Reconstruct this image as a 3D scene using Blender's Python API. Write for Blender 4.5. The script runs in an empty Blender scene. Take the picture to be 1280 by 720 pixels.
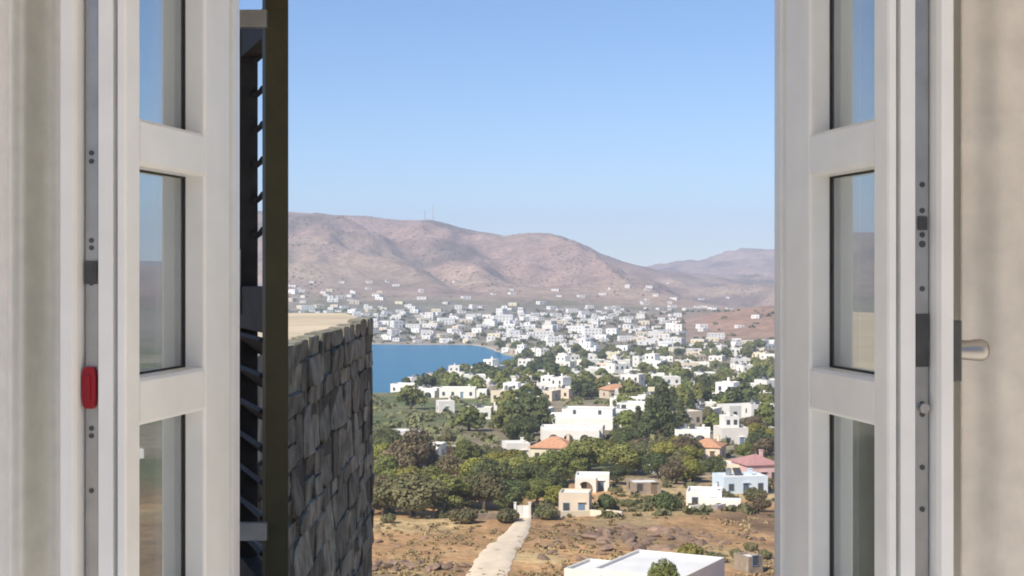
import bpy, bmesh, math, random
import numpy as np
from mathutils import Matrix, Vector
R = math.radians
rnd = random.Random(11)
nrg = np.random.default_rng(5)
scene = bpy.context.scene
col = scene.collection
F = 1877.0            # focal length in pixels of the 1280 px wide photograph
E = 62.0              # eye height above the sea

# ---------------------------------------------------------------- camera, sky, sun
cam = bpy.data.cameras.new('camera'); cam_o = bpy.data.objects.new('camera', cam); col.objects.link(cam_o)
cam.sensor_width = 36; cam.lens = 36 * F / 1280; cam.shift_y = -20 / 1280
cam.clip_start = .05; cam.clip_end = 30000
cam_o.location = (0, 0, E); cam_o.rotation_euler = (R(90), 0, 0)
scene.camera = cam_o
SUN_EL, SUN_AZ = 41.0, 222.0       # azimuth clockwise from +Y (view direction)
world = bpy.data.worlds.new('World'); scene.world = world; world.use_nodes = True
wn = world.node_tree.nodes; wl = world.node_tree.links
sky = wn.new('ShaderNodeTexSky'); sky.sky_type = 'NISHITA'; sky.sun_disc = False
sky.sun_elevation = R(SUN_EL); sky.sun_rotation = R(SUN_AZ)
sky.altitude = 1600; sky.air_density = 1.0; sky.dust_density = 0.0; sky.ozone_density = 6.5
bg = wn['Background']; bg.inputs[1].default_value = 0.118
tint = wn.new('ShaderNodeMix'); tint.data_type = 'RGBA'; tint.blend_type = 'MULTIPLY'; tint.inputs['Factor'].default_value = 1; tint.inputs['B'].default_value = (.95, .94, .955, 1)
wl.new(sky.outputs[0], tint.inputs['A']); wl.new(tint.outputs['Result'], bg.inputs[0])
sun = bpy.data.lights.new('sun', 'SUN'); sun.energy = 4.7; sun.angle = R(.53); sun.color = (1, .94, .84)
sun_o = bpy.data.objects.new('sun', sun); col.objects.link(sun_o)
to_sun = Vector((math.sin(R(SUN_AZ)) * math.cos(R(SUN_EL)), math.cos(R(SUN_AZ)) * math.cos(R(SUN_EL)), math.sin(R(SUN_EL))))
sun_o.rotation_euler = (-to_sun).to_track_quat('-Z', 'Y').to_euler()
sun_o.location = (-20, -20, E + 60)
vs = scene.view_settings
vs.view_transform = 'Standard'; vs.look = 'None'; vs.exposure = 0.32; vs.gamma = 1; vs.use_curve_mapping = False
scene.cycles.use_denoising = True
scene.cycles.max_bounces = 10; scene.cycles.diffuse_bounces = 5; scene.cycles.transparent_max_bounces = 12
scene.cycles.filter_width = 1.9; scene.cycles.volume_bounces = 1; scene.cycles.sample_clamp_indirect = 6

# ---------------------------------------------------------------- materials
def mat(name, rgb, rough=.8, var=.15, scale=4.0, bump=0.0, bscale=None, obj_var=0.0, detail=4, metal=0.0, spec=.3, rgb2=None, coord='Object', hue_var=0.0):
    m = bpy.data.materials.new(name); m.use_nodes = True
    n, l = m.node_tree.nodes, m.node_tree.links
    b = n['Principled BSDF']; b.inputs['Roughness'].default_value = rough; b.inputs['Metallic'].default_value = metal
    b.inputs['Specular IOR Level'].default_value = spec
    tc = n.new('ShaderNodeTexCoord'); nz = n.new('ShaderNodeTexNoise'); nz.inputs['Scale'].default_value = scale; nz.inputs['Detail'].default_value = detail
    src = tc.outputs['Object']
    if coord == 'World':
        g = n.new('ShaderNodeNewGeometry'); src = g.outputs['Position']
    l.new(src, nz.inputs['Vector'])
    mx = n.new('ShaderNodeMix'); mx.data_type = 'RGBA'
    mr = n.new('ShaderNodeMapRange'); mr.inputs['From Min'].default_value = .3; mr.inputs['From Max'].default_value = .7
    l.new(nz.outputs['Fac'], mr.inputs['Value']); l.new(mr.outputs[0], mx.inputs['Factor'])
    a = tuple(c * (1 - var) for c in rgb); c2 = rgb2 if rgb2 else tuple(min(1, c * (1 + var)) for c in rgb)
    mx.inputs['A'].default_value = (*a, 1); mx.inputs['B'].default_value = (*c2, 1)
    out = mx.outputs['Result']
    if obj_var or hue_var:
        oi = n.new('ShaderNodeObjectInfo'); hs = n.new('ShaderNodeHueSaturation')
        r2 = n.new('ShaderNodeMapRange'); r2.inputs['To Min'].default_value = 1 - obj_var; r2.inputs['To Max'].default_value = 1 + obj_var
        l.new(oi.outputs['Random'], r2.inputs['Value']); l.new(r2.outputs[0], hs.inputs['Value'])
        if hue_var:
            r3 = n.new('ShaderNodeMapRange'); r3.inputs['To Min'].default_value = .5 - hue_var; r3.inputs['To Max'].default_value = .5 + hue_var
            ml = n.new('ShaderNodeMath'); ml.operation = 'FRACT'; mu = n.new('ShaderNodeMath'); mu.operation = 'MULTIPLY'; mu.inputs[1].default_value = 7.31
            l.new(oi.outputs['Random'], mu.inputs[0]); l.new(mu.outputs[0], ml.inputs[0]); l.new(ml.outputs[0], r3.inputs['Value']); l.new(r3.outputs[0], hs.inputs['Hue'])
        l.new(out, hs.inputs['Color']); out = hs.outputs['Color']
    l.new(out, b.inputs['Base Color'])
    if bump:
        bn = n.new('ShaderNodeBump'); bn.inputs['Strength'].default_value = bump; bn.inputs['Distance'].default_value = .02
        nb = n.new('ShaderNodeTexNoise'); nb.inputs['Scale'].default_value = bscale or scale * 4; nb.inputs['Detail'].default_value = 5
        l.new(src, nb.inputs['Vector']); l.new(nb.outputs['Fac'], bn.inputs['Height']); l.new(bn.outputs[0], b.inputs['Normal'])
    return m
M = {}
M['paint'] = mat('white_window_paint', (.81, .80, .775), .36, .045, 14, .03, 60, spec=.45)
M['gasket'] = mat('black_gasket', (.03, .03, .03), .6, .1)
M['steel'] = mat('galvanised_steel', (.42, .42, .41), .38, .12, 30, metal=.75)
M['steel_dark'] = mat('dark_steel', (.10, .10, .10), .4, .2, 30, metal=.6)
M['chrome'] = mat('satin_chrome', (.40, .385, .37), .36, .05, 20, metal=1)
M['red'] = mat('red_plastic', (.26, .010, .018), .4, .1)
M['room'] = mat('room_plaster', (.84, .81, .75), .9, .03, 3, .05, 40)
M['sidewall'] = mat('side_wall_plaster', (.80, .76, .68), .9, .04, 3, .05, 40)
M['floor'] = mat('pale_floor_tile', (.80, .765, .70), .6, .06, 3)
M['curtain_l'] = mat('linen_painted_lit', (.84, .81, .75), .95, .05, 40, .15, 900)  # same linen as the right curtain; the light washing it is in the colour
M['curtain_r'] = mat('beige_linen', (.73, .665, .59), .95, .10, 22, .2, 700)
M['olive'] = mat('olive_brown_shutter_paint', (.070, .062, .030), .55, .15, 14, .1, 80)
M['shutter_dark'] = mat('dark_shutter_wood', (.045, .042, .040), .7, .3, 14, .1, 80)  # darker tone for the free stile, rails and slats
M['schist'] = mat('grey_schist', (.235, .215, .16), .9, .5, 8, .9, 30, obj_var=.42, hue_var=.012)
M['mortar'] = mat('dark_mortar', (.11, .10, .08), 1, .3, 12, .6, 40)
M['cap'] = mat('cream_roof_screed', (.60, .49, .34), .95, .16, 1.8, .2, 20)
M['white'] = mat('whitewash', (.80, .755, .675), .9, .05, .35, .1, 3, obj_var=.13, hue_var=.015)
M['white_far'] = mat('far_whitewash', (.76, .735, .69), .9, .08, .2, obj_var=.20, hue_var=.02)  # slightly duller whitewash for the far houses
M['cream'] = mat('cream_plaster', (.70, .60, .44), .9, .06, .35, .1, 3, obj_var=.12, hue_var=.02)
M['pink'] = mat('pink_plaster', (.68, .46, .42), .9, .05, .4)
M['paleblue'] = mat('pale_blue_plaster', (.60, .68, .74), .9, .05, .4)
M['roof_white'] = mat('whitewashed_roof', (.78, .76, .71), .95, .07, .3, .1, 3)
M['tile_orange'] = mat('orange_roof_tiles', (.58, .30, .17), .85, .2, 2.0, .5, 6)
M['tile_red'] = mat('red_roof_tiles', (.48, .25, .23), .85, .15, 2.0, .5, 6)
M['hglass'] = mat('house_window_glass', (.07, .07, .07), .15, .2, 1, spec=.5)
M['blue_wood'] = mat('blue_painted_wood', (.13, .19, .27), .5, .1, obj_var=.4)
M['brown_wood'] = mat('brown_painted_wood', (.17, .12, .08), .6, .2, obj_var=.3)
M['stonehouse'] = mat('tan_field_stone', (.34, .27, .20), .95, .25, 1.2, .5, 4, obj_var=.2)
M['rock'] = mat('schist_rock', (.24, .16, .11), .95, .35, .9, .8, 3, obj_var=.25)
M['road'] = mat('pale_dirt_track', (.74, .60, .43), 1, .10, .5, .3, 2, coord='World')
M['bark'] = mat('bark', (.11, .08, .055), .95, .25, 6, .5, 20)
M['mast'] = mat('mast_grey', (.45, .42, .42), .6, .05)
def leafmat(name, rgb, rgb2):
    m = mat(name, rgb, .65, .25, 1.1, obj_var=.25, hue_var=.018, rgb2=rgb2, spec=.2, detail=6)
    n, l = m.node_tree.nodes, m.node_tree.links; b = n['Principled BSDF']; src = b.inputs['Base Color'].links[0].from_socket
    t = n.new('ShaderNodeBsdfTranslucent'); mx = n.new('ShaderNodeMixShader'); mx.inputs[0].default_value = .22   # light through the leaves
    l.new(src, t.inputs['Color']); l.new(b.outputs[0], mx.inputs[1]); l.new(t.outputs[0], mx.inputs[2]); l.new(mx.outputs[0], n['Material Output'].inputs['Surface'])
    return m
M['leaf_green'] = leafmat('green_foliage', (.17, .195, .052), (.28, .275, .082))
M['leaf_dark'] = leafmat('dark_pine_foliage', (.095, .12, .046), (.165, .18, .068))
M['leaf_yellow'] = leafmat('yellow_green_foliage', (.26, .245, .050), (.36, .33, .080))
M['leaf_olive'] = leafmat('olive_foliage', (.17, .17, .072), (.27, .245, .115))
M['leaf_brown'] = leafmat('dry_brown_foliage', (.20, .15, .080), (.28, .21, .12))
M['scrub'] = mat('dry_scrub', (.30, .215, .105), .9, .3, .05, coord='World', rgb2=(.46, .34, .17))
M['hillscrub'] = mat('hill_scrub', (.17, .135, .10), .9, .3, .02, coord='World', rgb2=(.23, .18, .13))
# glass pane of the window
g = bpy.data.materials.new('window_glass'); g.use_nodes = True
gn, gl = g.node_tree.nodes, g.node_tree.links; gn.clear()
o_ = gn.new('ShaderNodeOutputMaterial'); mx_ = gn.new('ShaderNodeMixShader'); tr = gn.new('ShaderNodeBsdfTransparent'); gs = gn.new('ShaderNodeBsdfGlossy'); fr = gn.new('ShaderNodeLayerWeight'); fr.inputs[0].default_value = .5; pw_ = gn.new('ShaderNodeMath'); pw_.operation = 'POWER'; pw_.inputs[1].default_value = 2.0; sc_m = gn.new('ShaderNodeMath'); sc_m.operation = 'MULTIPLY_ADD'; sc_m.inputs[1].default_value = .95; sc_m.inputs[2].default_value = .08; gl.new(fr.outputs['Facing'], pw_.inputs[0]); gl.new(pw_.outputs[0], sc_m.inputs[0])
gs.inputs['Roughness'].default_value = .006; tr.inputs[0].default_value = (.66, .70, .68, 1); gs.inputs[0].default_value = (.95, .97, 1, 1)
gl.new(sc_m.outputs[0], mx_.inputs[0]); gl.new(tr.outputs[0], mx_.inputs[1]); gl.new(gs.outputs[0], mx_.inputs[2]); gl.new(mx_.outputs[0], o_.inputs[0])
M['glass'] = g
# sea
sm = bpy.data.materials.new('sea_water'); sm.use_nodes = True
n, l = sm.node_tree.nodes, sm.node_tree.links; b = n['Principled BSDF']
b.inputs['Base Color'].default_value = (.002, .12, .215, 1); b.inputs['Roughness'].default_value = .28; b.inputs['IOR'].default_value = 1.33; b.inputs['Specular IOR Level'].default_value = .12
ge = n.new('ShaderNodeNewGeometry'); nz = n.new('ShaderNodeTexNoise'); nz.inputs['Scale'].default_value = .25; nz.inputs['Detail'].default_value = 6
bn = n.new('ShaderNodeBump'); bn.inputs['Strength'].default_value = .6; bn.inputs['Distance'].default_value = .6
l.new(ge.outputs['Position'], nz.inputs['Vector']); l.new(nz.outputs['Fac'], bn.inputs['Height']); l.new(bn.outputs[0], b.inputs['Normal'])
mp = n.new('ShaderNodeMapping'); mp.inputs['Scale'].default_value = (.006, .03, 1); nw = n.new('ShaderNodeTexNoise'); nw.inputs['Scale'].default_value = 1; nw.inputs['Detail'].default_value = 5; mw = n.new('ShaderNodeMix'); mw.data_type = 'RGBA'; mw.inputs['A'].default_value = (.001, .125, .25, 1); mw.inputs['B'].default_value = (.002, .185, .30, 1)
l.new(ge.outputs['Position'], mp.inputs['Vector']); l.new(mp.outputs[0], nw.inputs['Vector']); l.new(nw.outputs['Fac'], mw.inputs['Factor']); l.new(mw.outputs['Result'], b.inputs['Base Color'])
M['sea'] = sm
# terrain: land-cover colour attribute, broken up by noise
tm = bpy.data.materials.new('dry_hillside_ground'); tm.use_nodes = True
n, l = tm.node_tree.nodes, tm.node_tree.links; b = n['Principled BSDF']; b.inputs['Roughness'].default_value = 1; b.inputs['Specular IOR Level'].default_value = .1
ca = n.new('ShaderNodeVertexColor'); ca.layer_name = 'cover'; ge = n.new('ShaderNodeNewGeometry')
prev = ca.outputs['Color']
for sc_, lo, hi in ((.9, .82, 1.18), (.13, .74, 1.26), (.018, .82, 1.18)):
    nz = n.new('ShaderNodeTexNoise'); nz.inputs['Scale'].default_value = sc_; nz.inputs['Detail'].default_value = 5; l.new(ge.outputs['Position'], nz.inputs['Vector'])
    mr = n.new('ShaderNodeMapRange'); mr.inputs['From Min'].default_value = .32; mr.inputs['From Max'].default_value = .68; mr.inputs['To Min'].default_value = lo; mr.inputs['To Max'].default_value = hi
    l.new(nz.outputs['Fac'], mr.inputs['Value'])
    vm = n.new('ShaderNodeVectorMath'); vm.operation = 'SCALE'; l.new(prev, vm.inputs[0]); l.new(mr.outputs[0], vm.inputs['Scale']); prev = vm.outputs[0]
l.new(prev, b.inputs['Base Color'])
nz = n.new('ShaderNodeTexNoise'); nz.inputs['Scale'].default_value = .5; nz.inputs['Detail'].default_value = 8; l.new(ge.outputs['Position'], nz.inputs['Vector'])
bn = n.new('ShaderNodeBump'); bn.inputs['Strength'].default_value = .7; bn.inputs['Distance'].default_value = 1.0; l.new(nz.outputs['Fac'], bn.inputs['Height']); l.new(bn.outputs[0], b.inputs['Normal'])
M['ground'] = tm

# ---------------------------------------------------------------- mesh helpers
class MB:
    def __init__(s): s.v = []; s.f = []; s.m = []
    def add(s, vs_, fs, mi=0):
        o = len(s.v); s.v += [tuple(v) for v in vs_]; s.f += [tuple(i + o for i in f) for f in fs]; s.m += [mi] * len(fs)
    def box(s, x0, x1, y0, y1, z0, z1, mi=0, T=None):
        p = [(x, y, z) for z in (z0, z1) for y in (y0, y1) for x in (x0, x1)]
        if T is not None: p = [T @ Vector(q) for q in p]
        s.add(p, [(0, 2, 3, 1), (4, 5, 7, 6), (0, 1, 5, 4), (2, 6, 7, 3), (0, 4, 6, 2), (1, 3, 7, 5)], mi)
    def prism(s, prof, axis, a0, a1, mi=0, T=None):
        # prof: list of 2-D points in the other two axes (in x,y,z order)
        def P(q, a):
            p = [(a, q[0], q[1]), (q[0], a, q[1]), (q[0], q[1], a)][axis]
            return T @ Vector(p) if T is not None else p
        k = len(prof); vs_ = [P(q, a0) for q in prof] + [P(q, a1) for q in prof]
        s.add(vs_, [tuple(range(k - 1, -1, -1)), tuple(range(k, 2 * k))] + [(i, (i + 1) % k, k + (i + 1) % k, k + i) for i in range(k)], mi)
    def tube(s, pts, rad, n=8, mi=0):
        pts = [Vector(p) for p in pts]; rings = []
        rr = rad if isinstance(rad, (list, tuple)) else [rad] * len(pts)
        for i, p in enumerate(pts):
            d = (pts[min(i + 1, len(pts) - 1)] - pts[max(i - 1, 0)]).normalized()
            a = d.orthogonal().normalized() if abs(d.z) > .9 else d.cross(Vector((0, 0, 1))).normalized()
            c = d.cross(a)
            rings.append([p + (a * math.cos(t) + c * math.sin(t)) * rr[i] for t in [2 * math.pi * k / n for k in range(n)]])
        vs_ = [q for r_ in rings for q in r_]; fs = []
        for i in range(len(pts) - 1):
            for k in range(n): fs.append((i * n + k, i * n + (k + 1) % n, (i + 1) * n + (k + 1) % n, (i + 1) * n + k))
        fs += [tuple(range(n - 1, -1, -1)), tuple(range((len(pts) - 1) * n, len(pts) * n))]
        s.add(vs_, fs, mi)
    def build(s, name, mats, parent=None, bevel=0, smooth=False, seg=2):
        me = bpy.data.meshes.new(name); me.from_pydata(s.v, [], s.f)
        if not isinstance(mats, (list, tuple)): mats = [mats]
        for m_ in mats: me.materials.append(m_)
        if len(mats) > 1: me.polygons.foreach_set('material_index', s.m)
        bm = bmesh.new(); bm.from_mesh(me); bmesh.ops.recalc_face_normals(bm, faces=bm.faces)
        if bevel: bmesh.ops.bevel(bm, geom=[e for e in bm.edges if e.calc_face_angle(0) > .3], offset=bevel, segments=seg, affect='EDGES', profile=.6)
        bm.to_mesh(me); bm.free()
        if smooth: me.polygons.foreach_set('use_smooth', [True] * len(me.polygons))
        o = bpy.data.objects.new(name, me); col.objects.link(o); o.parent = parent
        return o
def tag(o, label=None, cat=None, group=None, kind=None):
    if label: o['label'] = label
    if cat: o['category'] = cat
    if group: o['group'] = group
    if kind: o['kind'] = kind
    return o
def empty(name, loc, rz=0, label=None, cat=None, group=None):
    o = bpy.data.objects.new(name, None); col.objects.link(o); o.location = loc; o.rotation_euler = (0, 0, rz); o.empty_display_size = .2
    return tag(o, label, cat, group)
KIDS = {}
def kids(o):
    return [c for c in KIDS.get(o.name, ())]
def note_kids():
    KIDS.clear()
    for o in col.objects:
        if o.parent: KIDS.setdefault(o.parent.name, []).append(o)
def copy_tree(o, parent=None):
    c = o.copy(); col.objects.link(c); c.parent = parent
    for ch in kids(o): copy_tree(ch, c)
    return c
def npmesh(name, V, Q, mats, parent=None, smooth=False):
    V = np.asarray(V, dtype=np.float32); Q = np.asarray(Q, dtype=np.int32); k = Q.shape[1]
    me = bpy.data.meshes.new(name); me.vertices.add(len(V)); me.vertices.foreach_set('co', V.ravel())
    me.loops.add(Q.size); me.loops.foreach_set('vertex_index', Q.ravel())
    me.polygons.add(len(Q)); me.polygons.foreach_set('loop_start', np.arange(0, Q.size, k, dtype=np.int32))
    me.polygons.foreach_set('use_smooth', np.full(len(Q), smooth))
    me.update(calc_edges=True); me.materials.append(mats)
    o = bpy.data.objects.new(name, me); col.objects.link(o); o.parent = parent
    return o

# ---------------------------------------------------------------- terrain function
_perm = np.random.default_rng(3).random((256, 256))
def vnoise(x, y):
    xi = np.floor(x).astype(int); yi = np.floor(y).astype(int); xf = x - xi; yf = y - yi
    u = xf * xf * (3 - 2 * xf); v = yf * yf * (3 - 2 * yf)
    a = _perm[xi % 256, yi % 256]; b = _perm[(xi + 1) % 256, yi % 256]; c = _perm[xi % 256, (yi + 1) % 256]; d = _perm[(xi + 1) % 256, (yi + 1) % 256]
    return (a * (1 - u) + b * u) * (1 - v) + (c * (1 - u) + d * u) * v
def fbm(x, y, oct=4):
    s = 0; a = .5; t = 0
    for i in range(oct):
        s = s + a * vnoise(x + 17.3 * i, y - 9.1 * i); t += a; a *= .5; x = x * 2.03; y = y * 2.03
    return s / t
def sst(x): x = np.clip(x, 0, 1); return x * x * (3 - 2 * x)
PR = [0, 6, 12, 40, 90, 150, 170, 185, 215, 280, 350, 420, 480, 620, 800, 1000, 1300, 1500, 1700, 1900, 2400]
PH = [57.5, 57.5, 57, 51, 39, 28.5, 27.6, 27.4, 26.5, 23.2, 20.6, 18.8, 17.2, 12.4, 7.2, 4.6, 7, 9.5, 13, 20, 34]
RX = [-2300, -900, 0, 200, 360, 400, 430, 470, 500, 540, 560, 600, 630, 660, 700, 720, 750, 780, 810, 840, 880, 920, 967, 1100, 1400, 2000, 3600]
RY = [325, 300, 282, 272, 265, 263, 267, 273, 277, 276, 279, 290, 297, 293, 295, 302, 317, 328, 335, 340, 348, 354, 357, 352, 342, 334, 325]
FX = [-2300, 780, 830, 870, 900, 930, 967, 1050, 1200, 3600]
FY = [345, 342, 334, 327, 320, 316, 316, 322, 330, 330]
NX = [-2300, 300, 470, 500, 540, 580, 610, 640, 668]; NRr = [560, 690, 725, 735, 850, 930, 965, 1000, 1030]
FRx = [-2300, 467, 590, 608, 625, 645, 668, 720]; FRr = [2600, 1290, 1275, 1230, 1150, 1085, 1030, 700]
def azpx(X, Y):
    a = np.arctan2(X, Y); return np.clip(640 + F * np.tan(np.clip(a, -1.0, 1.0)), -2300, 3600), a
def sea_d(px, r):
    return np.minimum(r - np.interp(px, NX, NRr, right=1100), np.interp(px, FRx, FRr, right=600) - r)
def height(X, Y):
    X = np.asarray(X, float); Y = np.asarray(Y, float); r = np.hypot(X, Y); px, a = azpx(X, Y)
    h = np.interp(r, PR, PH)
    Rr = 3200 + 250 * (fbm(px / 160 + 4, px * 0 + 2.2, 2) - .5)
    Hr = E + (340 - np.interp(px, RX, RY)) * Rr / F
    t = (r - 1650) / (Rr - 1650); up = 12 + (Hr - 12) * (.35 * np.clip(t, 0, 1) + .65 * sst(t))
    h = np.where(r > 1650, up, h)
    down = Hr + (40 - Hr) * sst((r - Rr) / 1200)
    h = np.where(r > Rr, down, h)
    Hf = E + (340 - np.interp(px, FX, FY)) * 5600 / F
    ff = np.where(r < 5600, sst((r - 4400) / 1200), 1 - sst((r - 5600) / 1500))
    h = np.maximum(h, np.where(r > 4400, 40 + (Hf - 40) * ff, -99))
    # gullies and spurs on the hills
    am = sst((r - 1900) / 500) * (1 - .75 * np.exp(-((r - Rr) / 260) ** 2))
    wx = X + 120 * (fbm(X / 300, Y / 300, 2) - .5); wy = Y
    gl_ = 1 - np.abs(2 * fbm(wx / 300 + 7, wy / 620 + 3, 5) - 1) * 2.6
    h = h + am * (34 * (gl_ - .55) + 16 * (fbm(X / 90, Y / 90, 3) - .5))
    # broad valley cutting the left hill
    cx = np.interp(r, [2000, 2300, 2700, 3000, 3300], [590, 560, 500, 440, 405])
    h = h - 26 * np.exp(-((px - cx) / 34) ** 2) * sst((r - 2000) / 200) * sst((3200 - r) / 250)
    # brown hillock right of the town, low rises, small unevenness
    h = h + 17 * np.exp(-(((px - 965) / 85) ** 2 + ((r - 1520) / 190) ** 2))
    h = h + 5 * (fbm(X / 160 + 3, Y / 160, 3) - .5) * sst((r - 330) / 300) * (1 - sst((r - 1900) / 300))
    h = h + 1.6 * (fbm(X / 22, Y / 22, 4) - .5) * sst((r - 100) / 60)
    d = sea_d(px, r)
    land = h * sst((-d) / 130) + .4 * (1 - sst(-d / 130))
    h = np.where(d > 0, -np.minimum(4, d * .08), np.where(d > -130, np.minimum(h, land + .2), h))
    # behind and beside the viewer: the hillside the house stands on
    back = 57.5 + 40 * sst((r - 30) / 900) + 8 * (fbm(X / 200, Y / 200, 3) - .5) * sst((r - 40) / 100) - 60 * sst((r - 4500) / 2500)
    k = sst((np.abs(a) - 1.15) / .5)
    return h * (1 - k) + back * k
def hz(x, y): return float(height(np.array([x]), np.array([y]))[0])
def hit(px, py, lo=110, hi=3400):
    """first ground point on the ray through photo pixel (px, py)"""
    D = np.exp(np.linspace(math.log(lo), math.log(hi), 150))
    for _ in range(2):
        X_ = (px - 640) / F * D; under = np.nonzero(height(X_, D) > E - (py - 340) / F * D)[0]
        k = max(under[0] if len(under) else len(D) - 1, 1); D = np.linspace(D[k - 1], D[k], 24)
    d = D[12]
    return (px - 640) / F * d, d, hz((px - 640) / F * d, d)

# ---------------------------------------------------------------- terrain mesh
ang = np.concatenate([np.arange(-24, 24.01, .115), np.arange(26, 335, 2.5)]); ang = np.radians(ang)
rad = np.concatenate([np.linspace(1.5, 100, 24), np.exp(np.linspace(math.log(106), math.log(7200), 400))])
A, RR = np.meshgrid(ang, rad); X = RR * np.sin(A); Y = RR * np.cos(A); Z = height(X, Y)
nr, nc = A.shape
V = np.stack([X, Y, Z], -1).reshape(-1, 3)
i, j = np.meshgrid(np.arange(nr - 1), np.arange(nc), indexing='ij'); j2 = (j + 1) % nc
Q = np.stack([i * nc + j, i * nc + j2, (i + 1) * nc + j2, (i + 1) * nc + j], -1).reshape(-1, 4)
ter = npmesh('terrain', V, Q, M['ground'], smooth=True); tag(ter, kind='structure')
px, _a = azpx(X, Y); py = 340 + F * (E - Z) / np.maximum(Y, 1)
def C(*c): return np.array(c)[None, None, :]
def mixc(a, b, f): return a * (1 - f[..., None]) + b * f[..., None]
n1 = fbm(X / 55, Y / 55, 5); n2 = fbm(X / 14 + 40, Y / 14, 4); n3 = fbm(X / 240 + 9, Y / 240 + 5, 5)
cv = np.broadcast_to(C(.48, .285, .135), V.reshape(nr, nc, 3).shape).copy()
cv = mixc(cv, C(.50, .36, .18), sst((n2 - .45) / .2))
cv = mixc(cv, C(.22, .145, .09), np.clip(sst((n1 - .54) / .12) * .8 + np.exp(-(((px - 780) / 110) ** 2 + ((RR - 203) / 11) ** 2)) * .8, 0, 1))
mid = sst((RR - 250) / 60) * (1 - sst((RR - 2000) / 300))
cv = mixc(cv, mixc(C(.30, .25, .17), C(.15, .16, .075), sst((n1 - .42) / .16)), mid)
meadow = sst((px - 380) / 60) * (1 - sst((px - 610) / 60)) * sst((RR - 400) / 40) * (1 - sst((RR - 690) / 40))
cv = mixc(cv, mixc(C(.135, .165, .07), C(.21, .20, .10), sst((n2 - .42) / .2)), meadow)
dry = np.exp(-(((px - 590) / 60) ** 2 + ((RR - 400) / 40) ** 2)) + np.exp(-(((px - 800) / 70) ** 2 + ((RR - 365) / 35) ** 2))
cv = mixc(cv, C(.25, .21, .125), np.clip(dry, 0, 1))
gf = sst((px - 865) / 25) * sst((RR - 560) / 40) * (1 - sst((RR - 700) / 40))
cv = mixc(cv, C(.11, .17, .06), gf)
town = sst((RR - 1050) / 150) * (1 - sst((RR - 1750) / 200)) * (px > 430)
cv = mixc(cv, C(.30, .25, .21), town * .6)
hl = np.exp(-(((px - 960) / 95) ** 2 + ((RR - 1480) / 260) ** 2)); cv = mixc(cv, C(.36, .22, .15), np.clip(hl * 1.8, 0, 1))
hill = sst((RR - 1750) / 300)
hc = mixc(C(.37, .25, .195), C(.21, .155, .12), sst((fbm(X / 130 + 2, Y / 260, 5) - .44) / .2))
hc = mixc(hc, C(.42, .31, .22), sst((n3 - .55) / .15) * .55)
cv = mixc(cv, hc, hill)
for (x0, y0, sx, sy) in ((600, 352, 70, 5), (835, 352, 70, 4), (400, 340, 60, 16), (930, 365, 50, 4)):
    cv = mixc(cv, C(.44, .33, .23), np.exp(-(((px - x0) / sx) ** 2 + ((py - y0) / sy) ** 2)) * (Y > 500) * .7)
shore = np.exp(-(sea_d(px, RR) / 14) ** 2) * (px < 700); cv = mixc(cv, C(.48, .40, .30), np.clip(shore, 0, 1))
at = ter.data.color_attributes.new('cover', 'FLOAT_COLOR', 'POINT')
at.data.foreach_set('color', np.concatenate([np.clip(cv, .02, .6), np.ones((nr, nc, 1))], -1).astype(np.float32).ravel())
# quick look-ups of the finished ground in front of the house
NF = 418; LR0, LR1 = math.log(106), math.log(7200); ZG = Z[24:, :NF]; RG = rad[24:]; A0, DA = float(ang[0]), math.radians(.115)
height_fn = height
def hz(x, y):
    r_ = math.hypot(x, y); a = math.atan2(x, y); ca_ = (a - A0) / DA; cr = (math.log(max(r_, 1e-6)) - LR0) / (LR1 - LR0) * 399
    if not (0 <= ca_ < NF - 2 and 0 <= cr < 398): return float(height_fn(np.array([x]), np.array([y]))[0])
    j_, i_ = int(ca_), int(cr); u, v = ca_ - j_, cr - i_
    return float((ZG[i_, j_] * (1 - u) + ZG[i_, j_ + 1] * u) * (1 - v) + (ZG[i_ + 1, j_] * (1 - u) + ZG[i_ + 1, j_ + 1] * u) * v)
hit_slow = hit
def hit(px, py, lo=110, hi=3400):
    a = math.atan2(px - 640, F); ca_ = (a - A0) / DA
    if not 0 <= ca_ < NF - 2: return hit_slow(px, py, lo, hi)
    j_ = int(ca_); u = ca_ - j_; D = RG * math.cos(a); dz = ZG[:, j_] * (1 - u) + ZG[:, j_ + 1] * u - (E - (py - 340) / F * D)
    k = np.nonzero((dz > 0) & (D > lo))[0]; k = int(k[0]) if len(k) else 330
    k = max(k, 1); t = min(max(-dz[k - 1] / (dz[k] - dz[k - 1] + 1e-9), 0), 1); d = float(D[k - 1] * (1 - t) + D[k] * t)
    return (px - 640) / F * d, d, hz((px - 640) / F * d, d)
# sea
mb = MB(); mb.add([(-3800, 200, 0), (900, 200, 0), (900, 3400, 0), (-3800, 3400, 0)], [(0, 1, 2, 3)])
tag(mb.build('sea', M['sea']), kind='structure')
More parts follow.
